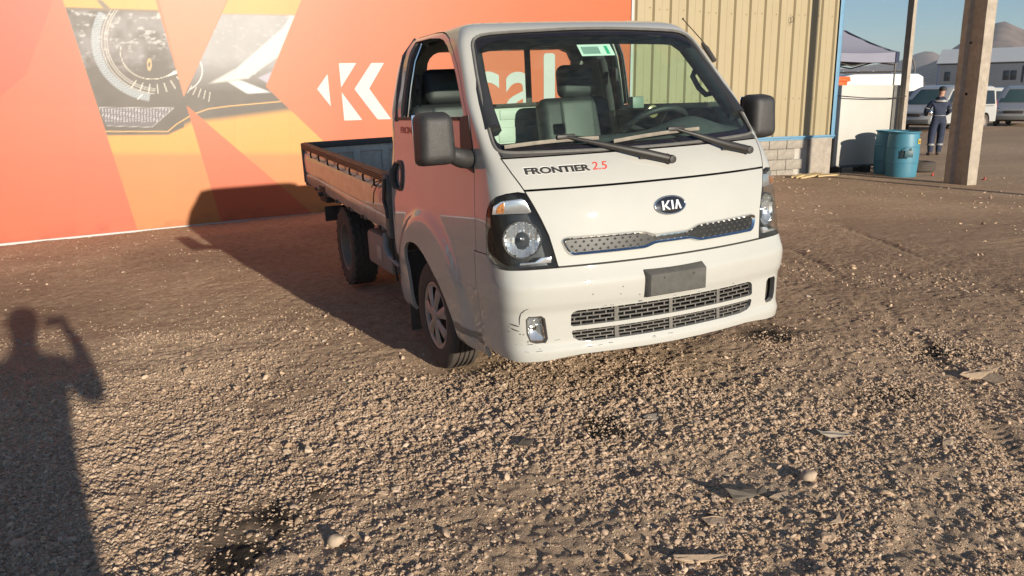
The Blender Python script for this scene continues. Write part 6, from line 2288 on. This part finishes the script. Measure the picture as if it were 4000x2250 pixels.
rbox('eave_trim', (WL / 2, -.08, WHt), (WL + .5, .14, .16), .02, DARK, wh)
rbox('corner_trim', (0, -.06, WHt / 2), (.14, .12, WHt), .02, mat('dark_blue_trim', (.03, .05, .11), .6), wh)
for x in (1.1, 7.4, 8.15): rbox('window', (x, -.03, 3.85), (.55, .10, 1.1), .01, VGL, wh)
f_ = rbox('window_strip', (14.4, -.03, 4.0), (10.4, .08, 1.95), .01, WHG, wh)
for x in (9.2, 10.9, 12.6, 14.3, 16.0, 17.7, 19.6): rbox('mullion', (x, -.10, 4.0), (.09, .08, 1.95), .01, WHW, f_)
lp = empty('street_lamp', (58.2, 47.4, 0)); tag(lp, 'curved street lamp rising above the warehouse corner', 'street lamp')
tube('lamp_post', [(0, 0, 0), (0, 0, 2.8), (-.1, 0, 3.9), (-.4, 0, 4.55), (-.85, 0, 4.75)], .07, GREYBAR, lp, 8)
rbox('lamp_head', (-1.05, 0, 4.78), (.5, .22, .12), .04, GREYBAR, lp)
HILLM = mat('dry_hill_scrub', (0.15, 0.108, 0.09), .95, var=.5, scale=.03, bump=0)


def hill(name, dist, prof, depth, seed, m):
    """ridge of height given by (azimuth deg, elevation deg) pairs, built as real terrain at its distance"""
    az = np.linspace(prof[0][0], prof[-1][0], 160)
    el = np.interp(az, [p[0] for p in prof], [p[1] for p in prof])
    nd = 40
    V, F = [], []
    for i, a in enumerate(az):
        hgt = math.tan(R(el[i])) * dist + 1.5
        for j in range(nd):
            t = j / (nd - 1)                       # 0 front foot .. 1 ridge and beyond
            dd = dist - depth * (1 - t) if t < .8 else dist - depth * .2 + depth * (t - .8) * 2
            s = min(1, t / .8)
            k = s ** 1.3 if t < .8 else 1 - (t - .8) * 2.5
            nzv_ = float(fbm(np.array(a * 1.6), np.array(t * 5.0), seed, 4)) - .5
            g = float(abs(fbm(np.array(a * 3.1 + t * 1.5), np.array(t * 2.0), seed + 3, 3) - .5))
            z = hgt * k * (1 + nzv_ * .10 * (1 - k)) - g * hgt * .45 * s * (1 - s) * 2
            if k >= .999: z = hgt * (1 + .02 * nzv_)
            V.append((CAM_POS[0] + dd * math.sin(R(a)), CAM_POS[1] + dd * math.cos(R(a)), max(-2, z)))
    for i in range(len(az) - 1):
        for j in range(nd - 1): F.append((i*nd + j, (i+1)*nd + j, (i+1)*nd + j + 1, i*nd + j + 1))
    o = mk(name, V, F, m); o['kind'] = 'structure'
    o.data.polygons.foreach_set('use_smooth', [True] * len(o.data.polygons))
    return o


hill('hill', 1500, [(20, .2), (40, .4), (46, .8), (48.5, 1.2), (50.6, 1.9), (51.6, 2.7), (52.6, 3.3), (53.4, 3.75), (53.9, 3.85), (54.4, 3.62), (55.2, 3.25), (56.5, 2.7), (60, 2.6), (70, 1.5), (85, .6)], 700, 3, HILLM)
hill('hill', 2600, [(15, .8), (40, 1.2), (46, 1.7), (48.6, 2.0), (49.3, 2.35), (49.9, 2.50), (50.4, 2.45), (51.2, 2.0), (53, 1.7), (60, 2.2), (90, .8)], 900, 9, HILLM)
# ------------------------------------------------------------------ thin dusty air over the valley
hz = bpy.data.materials.new('air_haze'); hz.use_nodes = True
hz.node_tree.nodes.clear()
vo = hz.node_tree.nodes.new('ShaderNodeVolumePrincipled'); ho = hz.node_tree.nodes.new('ShaderNodeOutputMaterial')
vo.inputs['Color'].default_value = (.86, .90, .96, 1); vo.inputs['Density'].default_value = .0002; vo.inputs['Anisotropy'].default_value = .1
hz.node_tree.links.new(vo.outputs[0], ho.inputs['Volume'])
bm = bmesh.new(); bm_box(bm, (0, 0, 60), (10400, 10400, 140))
haze = from_bm('haze', bm, hz); haze['kind'] = 'stuff'; haze['label'] = 'thin pale dusty air veiling the far hills'; haze['category'] = 'haze'
